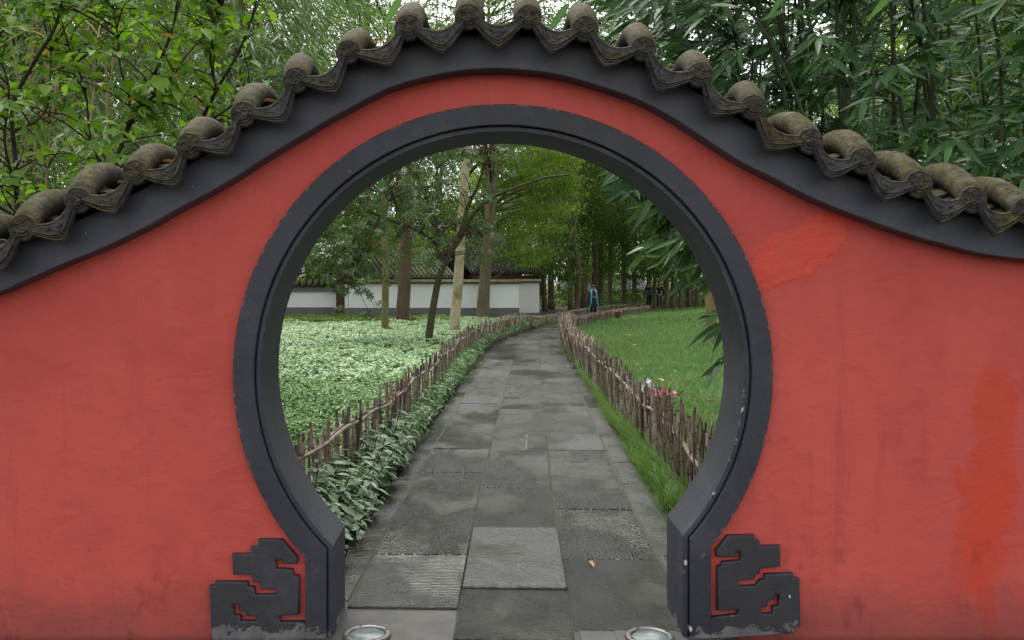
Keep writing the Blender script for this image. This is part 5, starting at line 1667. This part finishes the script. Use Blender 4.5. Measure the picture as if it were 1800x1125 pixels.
# fine-leaved bamboo farther back on the left
r = np.random.default_rng(106)
fine_me = unit_leaf("leaf", T_LANCE, M['lf_fine'])
def fine_leaves(tip, d):
    out = []
    n = r.integers(7, 11)
    side = norm(np.cross(d, (0, 0, 1.0)) + 1e-3)
    for k in range(n):
        s = -1 + 2 * k / (n - 1)
        p = tip + r.normal(0, .05, 3) - d * r.uniform(0, .22)
        dd = norm(d * (1 - abs(s) * .5) + side * s * .9 + np.array((r.normal(0, .15), r.normal(0, .15), r.uniform(-1.1, -.2))))
        l = r.uniform(.13, .22)
        out.append((p, dd, norm(np.array((r.normal(0, .5), r.normal(-.75, .3), .7))), l, l * .115))
    return out
for i, (lab, bx, by, xa, xb, za, zb, nt) in enumerate([
    ("fine-leaved bamboo clump farthest left behind the shrubs", -4.2, 9.6, -5.2, -3.2, 2.2, 6.0, 260),
    ("feathery bamboo clump filling the gap behind the forked shrub", -3.0, 10.2, -3.9, -2.0, 2.6, 6.0, 300),
    ("feathery bamboo with drooping sprays above the left shoulder of the arch", -2.0, 9.4, -2.75, -1.35, 3.2, 5.6, 250),
    ("pale feathery bamboo tuft against the white sky left of the ridge", -1.5, 10.8, -2.35, -1.25, 3.8, 5.6, 110),
    ("loose bamboo screen far behind the leftmost shrub", -5.2, 12.6, -6.8, -4.2, 2.4, 7.0, 330),
    ("tall bamboo screen behind the middle of the left greenery", -4.3, 13.2, -5.2, -2.9, 2.6, 7.2, 330),
    ("bamboo screen beside the white sky gap left of the ridge", -3.6, 14.0, -4.0, -2.2, 4.4, 7.4, 200),
    ("yellowish bamboo thicket low behind the wall at far left", -3.7, 8.6, -4.6, -2.6, 1.7, 3.4, 170)]):
    stems, rad = [], []
    for c in range(6):
        x0 = min(bx + r.uniform(-.6, .6), -.29 * by); y0 = by + r.uniform(-.4, .4)
        stems.append(smooth_curve([(x0, y0, -.05), (x0 + r.uniform(-.1, .1), y0, 2), (x0 + r.uniform(-.3, .3), y0, 4), (x0 + r.uniform(-.8, .8), y0 - .3, zb + .3)], 6)); rad.append((.018, .006))
    tips = [np.array((r.uniform(xa, xb), by + r.normal(0, .55), za + (zb - za) * r.uniform(0, 1))) for _ in range(nt)]
    twig_plant("fine_bamboo", lab, "bamboo", (bx, by, 0), (stems, rad), tips, fine_leaves, M['culm_tan'], fine_me, T_LANCE, M['lf_fine'], above, "fine bamboo behind the shrubs", .004, 300 if by < 12 else 30, 1.2)

# ------------------------------------------------------------------ large-leaved bamboo on the right
r = np.random.default_rng(107)
big_me = unit_leaf("leaf", T_LANCE, M['lf_bamboo'])
lit_me = unit_leaf("leaf", T_LANCE, M['lf_bamboo_lit'])
def big_leaves(tip, d, n=None, scale=1.0):
    out = []
    n = n or r.integers(5, 9)
    side = norm(np.cross(d, (0, 0, 1.0)) + 1e-3)
    for k in range(n):
        s = -1 + 2 * k / (n - 1)
        p = tip - d * (.03 + .16 * abs(s) * r.uniform(.4, 1)) + r.normal(0, .012, 3)
        dd = norm(d * (1.1 - abs(s) * .6) + side * s * 1.0 + np.array((r.normal(0, .2), r.normal(0, .2), r.uniform(-.8, .15))))
        l = r.uniform(.15, .275) * scale
        out.append((p, dd, norm(np.array((r.normal(0, .5), r.normal(-.85, .4), .75))), l, l * r.uniform(.16, .205)))
    return out
def culms(bx, by, n, top, spread, r0=.022):
    stems, rad = [], []
    for c in range(n):
        y0 = by + r.uniform(-.35, .35); x0 = max(bx + r.uniform(-spread, spread), .295 * y0 + r.uniform(0, .5))
        stems.append(smooth_curve([(x0, y0, -.05), (x0 + r.uniform(-.08, .08), y0, 1.8), (x0 * .8 + bx * .2 + r.uniform(-.2, .2), y0 - .05, 3.4), (x0 * .3 + bx * .7 + r.uniform(-.4, .4), y0 - .25, top)], 6)); rad.append((r0 * r.uniform(.7, 1.2), .008))
    return stems, rad
arch_clear = lambda x, y, z: not (abs(VX + x / y * F - 881) < 400 and VY - (z - H) / y * F > 215)
big = [("large-leaved bamboo spray rising right of the ridge tiles", 1.35, 6.4, .85, 1.75, 2.9, 4.3, 85, 3),
       ("big dark bamboo clump over the right shoulder of the arch", 2.0, 6.9, 1.2, 2.7, 2.5, 4.8, 175, 5),
       ("dense bamboo clump in the middle of the right-hand greenery", 2.9, 6.6, 2.1, 3.5, 2.2, 4.7, 165, 5),
       ("bamboo clump with thick dark culms at the right of the greenery", 3.6, 7.4, 2.8, 4.4, 2.0, 4.9, 180, 5),
       ("bamboo at the far right edge drooping over the low coping", 3.9, 6.2, 3.1, 4.3, 1.9, 4.4, 105, 3),
       ("shaded bamboo clump standing deep behind the right greenery", 2.6, 9.0, 1.3, 3.7, 2.4, 6.0, 330, 7),
       ("deep shaded bamboo clump behind the far right coping", 4.5, 9.3, 3.4, 6.0, 1.8, 6.0, 320, 7),
       ("bamboo clump filling the gap just right of the ridge crown", 2.4, 8.2, .75, 2.1, 3.2, 5.4, 220, 5),
       ("farthest shaded bamboo screen behind the right shoulder", 4.0, 12.0, 1.9, 5.4, 3.0, 8.0, 330, 8),
       ("farthest shaded bamboo screen behind the right edge", 7.0, 11.6, 5.0, 8.6, 1.8, 7.6, 330, 8)]
for lab, bx, by, xa, xb, za, zb, nt, nc in big:
    st = culms(bx, by, nc, zb + .6, (xb - xa) * .45)
    tips = []
    while len(tips) < nt:
        x = r.uniform(xa, xb); y = by + r.normal(0, .38); z = za + (zb - za) * r.uniform(0, 1)
        if z < float(wall_top(x)) - .35 or not arch_clear(x, y, z): continue
        tips.append(np.array((x, y, z)))
    twig_plant("large_bamboo", lab, "bamboo", (bx, by, 0), st, tips, big_leaves, M['culm'], big_me, T_LANCE, M['lf_bamboo'], above, "large bamboo behind the wall", .005, 300 if by < 8.5 else 40, 1.1)
# bamboo hanging into view through the top right of the arch
st = ([smooth_curve([(2.15, 6.3, -.05), (2.12, 6.3, 1.2), (1.95, 6.25, 2.3), (1.5, 6.2, 2.95), (1.05, 6.1, 3.0)], 8), smooth_curve([(2.12, 6.3, 1.2), (1.85, 6.2, 1.95), (1.4, 6.05, 2.25), (1.05, 6.0, 2.2)], 8)], [(.014, .004), (.008, .003)])
tips = []
for (u0, v0), (u1, v1), n in [((1050, 268), (1120, 320), 7), ((1090, 300), (1180, 370), 12), ((1130, 350), (1225, 430), 12), ((1150, 420), (1200, 450), 4), ((1190, 420), (1260, 490), 8), ((1252, 540), (1285, 640), 5), ((1120, 220), (1230, 300), 8), ((1190, 300), (1260, 420), 8)]:
    for _ in range(n):
        tips.append(at(r.uniform(u0, u1), r.uniform(v0, v1), 6.0 + r.normal(0, .22)))
def hang(tip, d):
    d2 = norm(np.array((-.75, -.1, -.28)) + .3 * d + r.normal(0, .22, 3))
    return big_leaves(tip, d2, r.integers(4, 7), 1.05)
twig_plant("arching_bamboo", "bamboo drooping long dark leaves into the upper right of the arch opening", "bamboo", (1.95, 6.3, 0), st, tips, hang, M['culm_tan'], big_me, T_LANCE, M['lf_bamboo'], None, None, .004, 300, 1.0)
fresh = ([smooth_curve([(2.1, 5.9, -.05), (2.05, 5.9, 1.2), (1.75, 5.85, 1.95), (1.3, 5.8, 1.98)], 8)], [(.008, .003)])
tips = [at(u, v, 5.7 + r.normal(0, .08)) for u, v in [(1150, 425), (1175, 435), (1125, 440), (1165, 450), (1235, 500), (1262, 560)]]
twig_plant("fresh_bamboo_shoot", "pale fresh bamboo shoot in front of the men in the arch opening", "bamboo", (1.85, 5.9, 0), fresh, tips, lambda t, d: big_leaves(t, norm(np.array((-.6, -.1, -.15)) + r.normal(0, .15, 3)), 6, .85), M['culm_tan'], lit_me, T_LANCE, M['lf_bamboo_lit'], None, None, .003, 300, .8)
# tall bamboo whose bright tips hang over the top of the picture
st = ([smooth_curve([(2.2, 5.6, -.05), (2.15, 5.6, 1.8), (1.6, 5.5, 3.3), (.4, 5.3, 3.85), (-.6, 5.2, 3.62)], 8), smooth_curve([(2.4, 5.7, -.05), (2.4, 5.7, 2), (2.3, 5.5, 3.2), (2.2, 5.3, 3.5)], 8)], [(.014, .004), (.012, .004)])
def tipleaves(tip, d):
    return [(tip, norm(np.array((-.55, -.1, -.9)) + r.normal(0, .08, 3)), norm(np.array((.3, -.9, .3))), .24, .045), (tip + np.array((-.03, .05, .1)), norm(np.array((-.8, 0, -.45))), norm(np.array((.2, -.9, .4))), .2, .036), (tip + np.array((.04, .05, .12)), norm(np.array((.5, 0, -.25))), norm(np.array((.2, -.9, .4))), .2, .036)]
tips = [at(u, v, 5.2) for u, v in [(708, -10), (1000, 5), (1575, -22), (1390, -30)]]
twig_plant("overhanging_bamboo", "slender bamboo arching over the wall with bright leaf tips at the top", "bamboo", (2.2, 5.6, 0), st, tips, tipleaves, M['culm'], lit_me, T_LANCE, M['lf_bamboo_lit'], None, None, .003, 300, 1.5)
# the tan culm at the lawn's right edge
t = told_tree("tan_trunk", "tan mossy trunk at the right inner edge of the arch on the lawn", "tree", [(1251, 598), (1250, 570), (1248, 540), (1247, 505), (1247, 470), (1246, 400)], 24.0, 18, 13, M['culm_tan'], high_crown(M['lf_dark'], 16, 1.8, 160, .13, .06, 39, 6.0), rise=4.0)
# ------------------------------------------------------------------ people on the path
def skin_mesh(name, verts, edges, radii, sub=1, root=0):
    me = bpy.data.meshes.new(name)
    me.from_pydata([tuple(v) for v in verts], edges, [])
    o = bpy.data.objects.new(name, me); COL.objects.link(o)
    md = o.modifiers.new("skin", 'SKIN'); md.use_smooth_shade = True
    sv = me.skin_vertices[0].data
    for i, r_ in enumerate(radii):
        sv[i].radius = (r_, r_) if not isinstance(r_, tuple) else r_
        sv[i].use_root = (i == root)
    if sub:
        o.modifiers.new("sub", 'SUBSURF').levels = sub
    dg = bpy.context.evaluated_depsgraph_get()
    out = bpy.data.meshes.new_from_object(o.evaluated_get(dg))
    bpy.data.objects.remove(o)
    out.name = name
    out.polygons.foreach_set("use_smooth", [True] * len(out.polygons))
    return out
class Sk:
    def __init__(s): s.v, s.e, s.r = [], [], []
    def chain(s, pts, start=None):                  # pts: (x, y, z, r)
        last = start
        ids = []
        for p in pts:
            s.v.append(p[:3]); s.r.append(p[3] if len(p) == 4 else (p[3], p[4])); i = len(s.v) - 1
            if last is not None: s.e.append((last, i))
            last = i; ids.append(i)
        return ids
    def mesh(s, name, sub=1): return skin_mesh(name, s.v, s.e, s.r, sub)
SKIN = plain("skin", (0.48, 0.29, 0.21), (0.44, 0.26, 0.19), 20, 0.6, 0.05)
HAIR = plain("black_hair", (0.010, 0.008, 0.008), (0.02, 0.016, 0.014), 60, 0.5, 0.3)
def cloth(name, c): return plain(name, c, tuple(x * .8 for x in c), 14, 0.85, 0.25, 40)
def person(label, loc, h, face_deg, pose, top, trousers, shoes=(0.02, 0.02, 0.02)):
    k = h / 1.72
    e = empty("person", loc, label, "person")
    e.rotation_euler.z = math.radians(face_deg)
    e.scale = (k, k, k)
    A = pose
    def body(gr, arms, legs, name, extra_r=0.0, torso=True, hands=True):
        s = Sk()
        t = s.chain([(0, 0, .94, .125 + extra_r, .095 + extra_r), (0, .005, 1.10, .115 + extra_r, .09 + extra_r), (0, .01, 1.27, .145 + extra_r, .105 + extra_r), (0, .01, 1.40, .115 + extra_r, .08 + extra_r)])
        if name == "body":
            hd = A['head']
            s.chain([(0, .0, 1.48, .055, .055), (hd[0] * .4, hd[1] * .4 - .005, 1.535, .062, .07), (hd[0] * .8, hd[1] * .8 - .012, 1.60, .078, .095), (hd[0], hd[1], 1.665, .070, .085), (hd[0], hd[1], 1.70, .040, .05)], t[-1])
            s.chain([(hd[0] * .8, hd[1] * .8 - .085, 1.615, .017), (hd[0] * .8, hd[1] * .8 - .112, 1.592, .014)], 6)       # nose
            for sd in (-1, 1): s.chain([(hd[0] + sd * .085, hd[1] + .01, 1.61, .016), (hd[0] + sd * .092, hd[1] + .015, 1.585, .012)], 6)   # ears
        for sd in (-1, 1):
            el, wr = A['arm_l' if sd < 0 else 'arm_r']
            ids = s.chain([(sd * .17, .01, 1.395, .062 + extra_r), (el[0], el[1], el[2], .043 + extra_r), (wr[0], wr[1], wr[2], .029 + extra_r)], t[-1])
            if hands and name == "body":
                wr = np.array(wr); d = norm(wr - np.array(el))
                palm = s.chain([tuple(wr + d * .05) + (.030,), tuple(wr + d * .085) + (.030,)], ids[-1])
                side = norm(np.cross(d, (0.1, 1, .2)))
                for f, (o_, l_) in enumerate([(-.027, .065), (-.009, .075), (.009, .07), (.027, .055)]):
                    q = wr + d * .09 + side * o_
                    s.chain([tuple(q + d * l_ * .5) + (.009,), tuple(q + d * l_ * .9 + np.array((0, -.015, -.01))) + (.007,)], palm[-1])
                s.chain([tuple(wr + d * .05 - side * .04) + (.010,), tuple(wr + d * .08 - side * .05) + (.008,)], palm[0])
        if legs:
            for sd in (-1, 1):
                kn, an = A['leg_l' if sd < 0 else 'leg_r']
                ids = s.chain([(sd * .09, 0, .86, .085 + extra_r), (kn[0], kn[1], kn[2], .058 + extra_r), (an[0], an[1], an[2], .040 + extra_r)], t[0])
                if name == "body": s.chain([(an[0], an[1] - .12, .035, .036)], ids[-1])
        return s
    link("body", body(None, True, True, "body").mesh("body"), e, SKIN)
    link("jacket", body(None, True, False, "jacket", .022).mesh("jacket"), e, cloth("jacket_cloth", top))
    s = Sk()
    t = s.chain([(0, 0, .97, .135, .105)])
    for sd in (-1, 1):
        kn, an = A['leg_l' if sd < 0 else 'leg_r']
        s.chain([(sd * .09, 0, .86, .10), (kn[0], kn[1], kn[2], .075), (an[0], an[1], an[2] + .01, .062)], t[0])
    link("trousers", s.mesh("trousers"), e, cloth("trouser_cloth", trousers))
    for sd in (-1, 1):
        an = A['leg_l' if sd < 0 else 'leg_r'][1]
        s = Sk(); s.chain([(an[0], an[1] + .05, .05, .05), (an[0], an[1] - .06, .045, .05), (an[0], an[1] - .17, .03, .035)])
        link("shoe", s.mesh("shoe"), e, cloth("shoe_cloth", shoes))
    hd = A['head']
    bm = bmesh.new(); bmesh.ops.create_icosphere(bm, subdivisions=3, radius=1)
    for v in list(bm.verts):
        if v.co.y < -.35 and v.co.z < .42: v.co *= .80       # open over the face
        v.co *= 1 + .05 * math.sin(v.co.x * 9 + v.co.z * 7)
    me = bpy.data.meshes.new("hair"); bm.to_mesh(me); bm.free()
    me.transform(Matrix.Translation((hd[0], hd[1] + .02, 1.655)) @ Matrix.Diagonal((.098, .112, .092 * A.get('hair', 1), 1)))
    me.polygons.foreach_set("use_smooth", [True] * len(me.polygons))
    link("hair", me, e, HAIR)
    for sd in (-1, 1):
        m = MB(); m.tube([(hd[0] * .8 + sd * .034, hd[1] * .8 - .095, 1.632), (hd[0] * .8 + sd * .034, hd[1] * .8 - .100, 1.632)], .013, 8)
        m.build("eye", M['bolt'], e, world=False)
    m = MB(); m.tube([(hd[0] * .8 - .025, hd[1] * .8 - .088, 1.56), (hd[0] * .8, hd[1] * .8 - .095, 1.557), (hd[0] * .8 + .025, hd[1] * .8 - .088, 1.56)], .006, 6)
    m.build("mouth", M['redwood'], e, world=False)
    return e
Yw = 45.0
wx = at(1043, 0, Yw)[0]
woman = person("person in dark teal wrap with long light blue scarf, looking down at a phone", (wx, Yw, .03), 1.55, 4,
    dict(head=(.0, -.05), arm_l=((-.24, -.05, 1.14), (-.07, -.27, 1.12)), arm_r=((.24, -.05, 1.14), (.07, -.27, 1.12)), leg_l=((-.10, -.03, .50), (-.10, .02, .08)), leg_r=((.10, -.01, .50), (.11, .03, .08)), hair=1.25), (0.012, 0.045, 0.055), (0.010, 0.012, 0.018))
m = MB()
wr_ = [(1.47, .085, .075), (1.43, .15, .11), (1.36, .225, .145), (1.2, .285, .18), (1.0, .315, .20), (.8, .33, .21), (.62, .345, .22)]
nw = 40
V = [(a * math.cos(2 * math.pi * i / nw) * (1 + .05 * math.sin(i * .95 * 2) * (1.47 - z)), b * math.sin(2 * math.pi * i / nw) * (1 + .08 * math.sin(i * 1.3) * (1.47 - z)), z + .03 * math.sin(i * .6) * (z < .7)) for z, a, b in wr_ for i in range(nw)]
m.add(V, [(k * nw + i, (k + 1) * nw + i, (k + 1) * nw + (i + 1) % nw, k * nw + (i + 1) % nw) for k in range(len(wr_) - 1) for i in range(nw)])
m.build("wrap", cloth("wrap_cloth", (0.008, 0.040, 0.048)), woman, True, world=False)
SC = cloth("scarf_cloth", (0.13, 0.40, 0.52))
m = MB()
m.tube([(-.10, .06, 1.50), (-.13, -.08, 1.44), (-.13, -.20, 1.30), (-.15, -.25, 1.10), (-.17, -.26, .90), (-.24, -.27, .58)], .036, 8, squash=(1.1, .5, 1))
m.tube([(.10, .06, 1.50), (.13, -.08, 1.44), (.13, -.20, 1.30), (.14, -.25, 1.08), (.15, -.26, .85), (.20, -.27, .64)], .036, 8, squash=(1.1, .5, 1))
m.tube([(-.10, .06, 1.50), (0, .10, 1.51), (.10, .06, 1.50)], .045, 8)
m.build("scarf", SC, woman, True, world=False)
m = MB(); m.tube([(-.075, -.115, 1.635), (-.02, -.14, 1.635), (.02, -.14, 1.635), (.075, -.115, 1.635)], .018, 8); m.build("sunglasses", M['bolt'], woman, world=False)
ph = empty("mobile_phone", (wx, Yw - .31, 1.06), "small dark phone held in both hands by the person with the blue scarf", "phone")
m = MB(); m.box(-.035, .035, -.006, .006, -.07, .07); m.build("case", M['bolt'], ph, world=False)
m = MB(); m.box(-.031, .031, .006, .008, -.064, .064); m.build("screen", M['lens'], ph, world=False)
Ym = 61.0
x1 = at(1141, 0, Ym)[0]; x2 = at(1159, 0, Ym)[0]
man1 = person("person in grey jacket carrying a blue bag, walking beside one in navy", (x1, Ym, .02), 1.74, 0,
    dict(head=(.01, -.01), arm_l=((-.27, .02, 1.14), (-.22, -.10, .92)), arm_r=((.27, .02, 1.14), (.20, -.14, .98)), leg_l=((-.10, -.10, .50), (-.11, -.03, .08)), leg_r=((.10, .06, .50), (.10, .20, .10))), (0.10, 0.10, 0.115), (0.018, 0.018, 0.022))
m = MB()
for v in [(-.07, 0)]:
    m.box(-.075, .075, -.150, -.120, .98, 1.40)
m.build("shirt_front", cloth("shirt_cloth", (0.02, 0.022, 0.035)), man1, world=False)
bag = empty("shoulder_bag", (x1 + .05, Ym - .26, .92), "bright blue bag carried across the front by the person in grey", "bag")
m = MB(); m.box(-.16, .16, -.05, .05, -.02, .26); me_ = m.mesh("pouch"); bevel_mesh(me_, .03, 2); link("pouch", me_, bag, cloth("bag_cloth", (0.02, 0.12, 0.22)))
m = MB(); m.tube([(.15, .02, .24), (.20, .06, .45), (.12, .12, .58), (-.02, .10, .40), (-.14, .02, .22)], .014, 6); m.build("strap", cloth("strap_cloth", (0.015, 0.06, 0.11)), bag, world=False)
man2 = person("person in navy jacket and grey trousers walking right of the grey jacket", (x2, Ym, .02), 1.70, -8,
    dict(head=(-.03, -.01), arm_l=((-.26, -.03, 1.14), (-.17, -.22, 1.02)), arm_r=((.27, .04, 1.13), (.28, .0, .88)), leg_l=((-.10, .05, .50), (-.10, .18, .10)), leg_r=((.10, -.10, .50), (.11, -.04, .08))), (0.014, 0.018, 0.042), (0.055, 0.057, 0.075))

# ------------------------------------------------------------------ flower pots, bench, litter
r = np.random.default_rng(109)
PINK = [plain("pink_petal", (0.66, 0.10, 0.20), (0.58, 0.06, 0.14), 20, .6, .1), plain("pale_pink_petal", (0.75, 0.36, 0.46), (0.66, 0.26, 0.36), 20, .6, .1), plain("red_petal", (0.55, 0.02, 0.05), (0.45, 0.02, 0.05), 20, .6, .1)]
def flower_mesh(mat):
    m = MB()
    for k in range(6):
        a = k * math.pi / 3
        c, s_ = math.cos(a), math.sin(a)
        m.add([(0, 0, 0), (.5 * c - .3 * s_, .5 * s_ + .3 * c, .22), (1 * c, 1 * s_, .16), (.5 * c + .3 * s_, .5 * s_ - .3 * c, .22), (.5 * c, .5 * s_, .10)], [(0, 4, 1), (4, 2, 1), (0, 3, 4), (4, 3, 2)])
    me = m.mesh("flower"); me.materials.append(mat); return me
fl = [flower_mesh(p) for p in PINK]
def flower_pot(name, label, loc, pot_r, pot_h, potmat, top, n, spread, fr, wrap=False):
    e = empty(name, loc, label, "flower pot")
    m = MB(); nseg = 18
    prof = [(.70, 0), (.78, .3), (.9, .8), (.98, .92), (1.06, .93), (1.06, 1), (.95, 1), (.9, .9)]
    V = [(pot_r * a * math.cos(2 * math.pi * i / nseg), pot_r * a * math.sin(2 * math.pi * i / nseg), pot_h * b) for a, b in prof for i in range(nseg)]
    fs = [(j * nseg + i, j * nseg + (i + 1) % nseg, (j + 1) * nseg + (i + 1) % nseg, (j + 1) * nseg + i) for j in range(len(prof) - 1) for i in range(nseg)]
    fs.append(tuple((len(prof) - 1) * nseg + i for i in range(nseg))); fs.append(tuple(range(nseg - 1, -1, -1)))
    m.add(V, fs); m.build("pot", potmat, e, world=False)
    P = np.stack([r.normal(0, spread * .55, 160), r.normal(0, spread * .55, 160), pot_h + (top - pot_h) * r.uniform(-.1, .92, 160)], 1)
    d = norm(P - np.array((0, 0, pot_h * .8)) + r.normal(0, .03, P.shape))
    o = leaf_cloud("leaves", T_OVATE, P, d, norm(r.normal(0, .5, P.shape) + np.array((0, 0, 1))), r.uniform(.04, .08, 160), r.uniform(.015, .025, 160), M['lf_dark'])
    o.parent = e; tag(o, kind='stuff')
    for i in range(n):
        a, q = r.uniform(0, 6.28), spread * math.sqrt(r.uniform(0, 1))
        f = link("flower", fl[r.choice(3, p=[.45, .35, .2])], e)
        f.matrix_basis = Matrix.Translation((q * math.cos(a), q * math.sin(a), top - .25 * q + r.uniform(-.02, .02))) @ Matrix.Rotation(r.uniform(.2, .9), 4, 'X') @ Matrix.Rotation(r.uniform(0, 6), 4, 'Z') @ Matrix.Scale(fr * r.uniform(.8, 1.2), 4)
    return e
potY = 9.25
px_ = at(1163, 0, potY)[0]
flower_pot("flower_pot", "black pot of pink and red flowers just behind the dense fence", (px_, potY, float(gz(px_, potY))), .13, .46, M['bolt'], .66, 30, .13, .034)
px_ = at(1141, 0, 9.75)[0]
w = flower_pot("wrapped_pot", "flower pot in crumpled grey-white plastic beside the pink flowers", (px_, 9.75, float(gz(px_, 9.75))), .11, .42, M['bolt'], .52, 6, .08, .03)
bm = bmesh.new(); bmesh.ops.create_icosphere(bm, subdivisions=3, radius=1)
for v in bm.verts: v.co *= 1 + .16 * math.sin(v.co.x * 7.3 + 1) * math.sin(v.co.y * 6.1) + .10 * math.sin(v.co.z * 13 + v.co.x * 9)
me = bpy.data.meshes.new("plastic_wrap"); bm.to_mesh(me); bm.free(); me.transform(Matrix.Translation((-.02, 0, .57)) @ Matrix.Diagonal((.085, .085, .14, 1)))
link("plastic_wrap", me, w, plain("grey_plastic", (0.42, 0.46, 0.50), (0.62, 0.64, 0.66), 18, .25, .3))
px_ = at(1086, 0, 43.2)[0]
flower_pot("far_flower_pot", "small brown pot of pink flowers on a grey slab by the far fence", (px_, 43.2, float(gz(px_, 43.2)) + .05), .15, .24, plain("brown_clay", (0.13, 0.07, 0.035), (0.10, 0.05, 0.03), 9, .8, .2), .40, 26, .17, .05)
sl = empty("grey_slab", (px_, 43.2, float(gz(px_, 43.2))), "flat grey stone slab under the far brown flower pot", "slab")
m = MB(); m.box(-.42, .42, -.25, .25, -.03, .05); me = m.mesh("stone"); bevel_mesh(me, .01); link("stone", me, sl, M['cement'])
bx = at(1086, 0, 58)[0]
bn = empty("dark_bench", (bx, 58, float(gz(bx, 58))), "low black bench beyond the far fence in front of the pavilion", "bench")
m = MB(); m.box(-.55, .55, -.22, .22, .44, .52); m.build("seat", M['bolt'], bn, world=False)
for sx in (-.42, .42):
    m = MB(); m.box(sx - .06, sx + .06, -.18, .18, 0, .44); m.build("leg", M['bolt'], bn, world=False)
m = MB(); m.box(-.36, .36, -.02, .02, .12, .20); m.build("stretcher", M['bolt'], bn, world=False)

def lawn_point(u, v):
    Y = gy(v)
    for _ in range(6):
        x = (u - VX) * Y / F
        Y = (H - float(gz(x, Y)) - .06) * F / (v - VY)
    return (u - VX) * Y / F, Y
lfm = unit_leaf("leaf", T_LANCE, M['fallen']); lfb = unit_leaf("leaf", T_OVATE, M['fallen_brown'])
def litter(pts, me, label, group, zoff, size, use_gz=True):
    for u, v in pts:
        x, y = lawn_point(u, v) if use_gz else ground_at(u, v)
        o = link("fallen_leaf", me)
        a = r.uniform(0, 6.28)
        s_ = size * r.uniform(.8, 1.2)
        o.matrix_basis = Matrix.Translation((x, y, (float(gz(x, y)) if use_gz else 0) + zoff)) @ Matrix.Rotation(a, 4, 'Z') @ Matrix.Rotation(r.uniform(-.35, .2), 4, 'Y') @ Matrix.Rotation(r.uniform(-.5, .5), 4, 'X') @ Matrix.Diagonal((s_, s_ * .3, s_, 1))
        tag(o, label, "leaf", group)
litter([(1112, 608), (1140, 625), (1161, 627), (1128, 652), (1130, 669), (1058, 602), (1145, 570), (1044, 584), (1100, 590), (1210, 610), (1072, 612), (1180, 640)], lfm, "yellowed narrow leaf fallen on the lawn grass", "fallen leaves on the lawn", .085, .17)
litter([(1166, 676)], lfm, "orange fallen leaf on the grass above the pink flowers", None, .12, .2)
litter([(1188, 656)], unit_leaf("leaf", T_OVATE, plain("bleached_leaf", (.7, .7, .66), (.6, .6, .55), 9)), "pale bleached leaf lying on the lawn right of the pink flowers", None, .10, .12)
litter([(1257, 712)], lfb, "pale brown leaf on the lawn near the gate's right reveal", None, .10, .12)
litter([(1033, 1001)], lfb, "tan leaf lying on the wet paving in the right column of stones", None, .046, .11, False)
litter([(1166, 989)], lfb, "small tan leaf on the kerb beside the right jamb", None, .042, .07, False)
litter([(838, 650), (846, 644), (833, 662)], lfb, "brown leaf scrap fallen along the path edge", "leaf scraps along the path", .05, .09, False)
# leaves caught between the coping tiles
for i, (u, v, me, lab) in enumerate([(206, 322, lfb, "dry brown leaf caught between coping tiles on the left slope"), (284, 284, lfb, "red-brown dry leaf lodged in the coping left of the arch"), (463, 178, lfb, "dry crumpled leaf lodged between tiles on the left shoulder"), (652, 74, lfm, "orange leaf lying on the coping left of the crown"), (1215, 122, lfm, "thin pale leaf lying across tiles on the right shoulder")]):
    p = at(u, v, 4.34)
    o = link("fallen_leaf", me)
    o.matrix_basis = Matrix.Translation((p[0], p[1], p[2])) @ Matrix.Rotation(r.uniform(-.6, .6), 4, 'Z') @ Matrix.Rotation(r.uniform(-.4, .4), 4, 'Y') @ Matrix.Diagonal((.085, .035, .085, 1))
    tag(o, lab, "leaf")
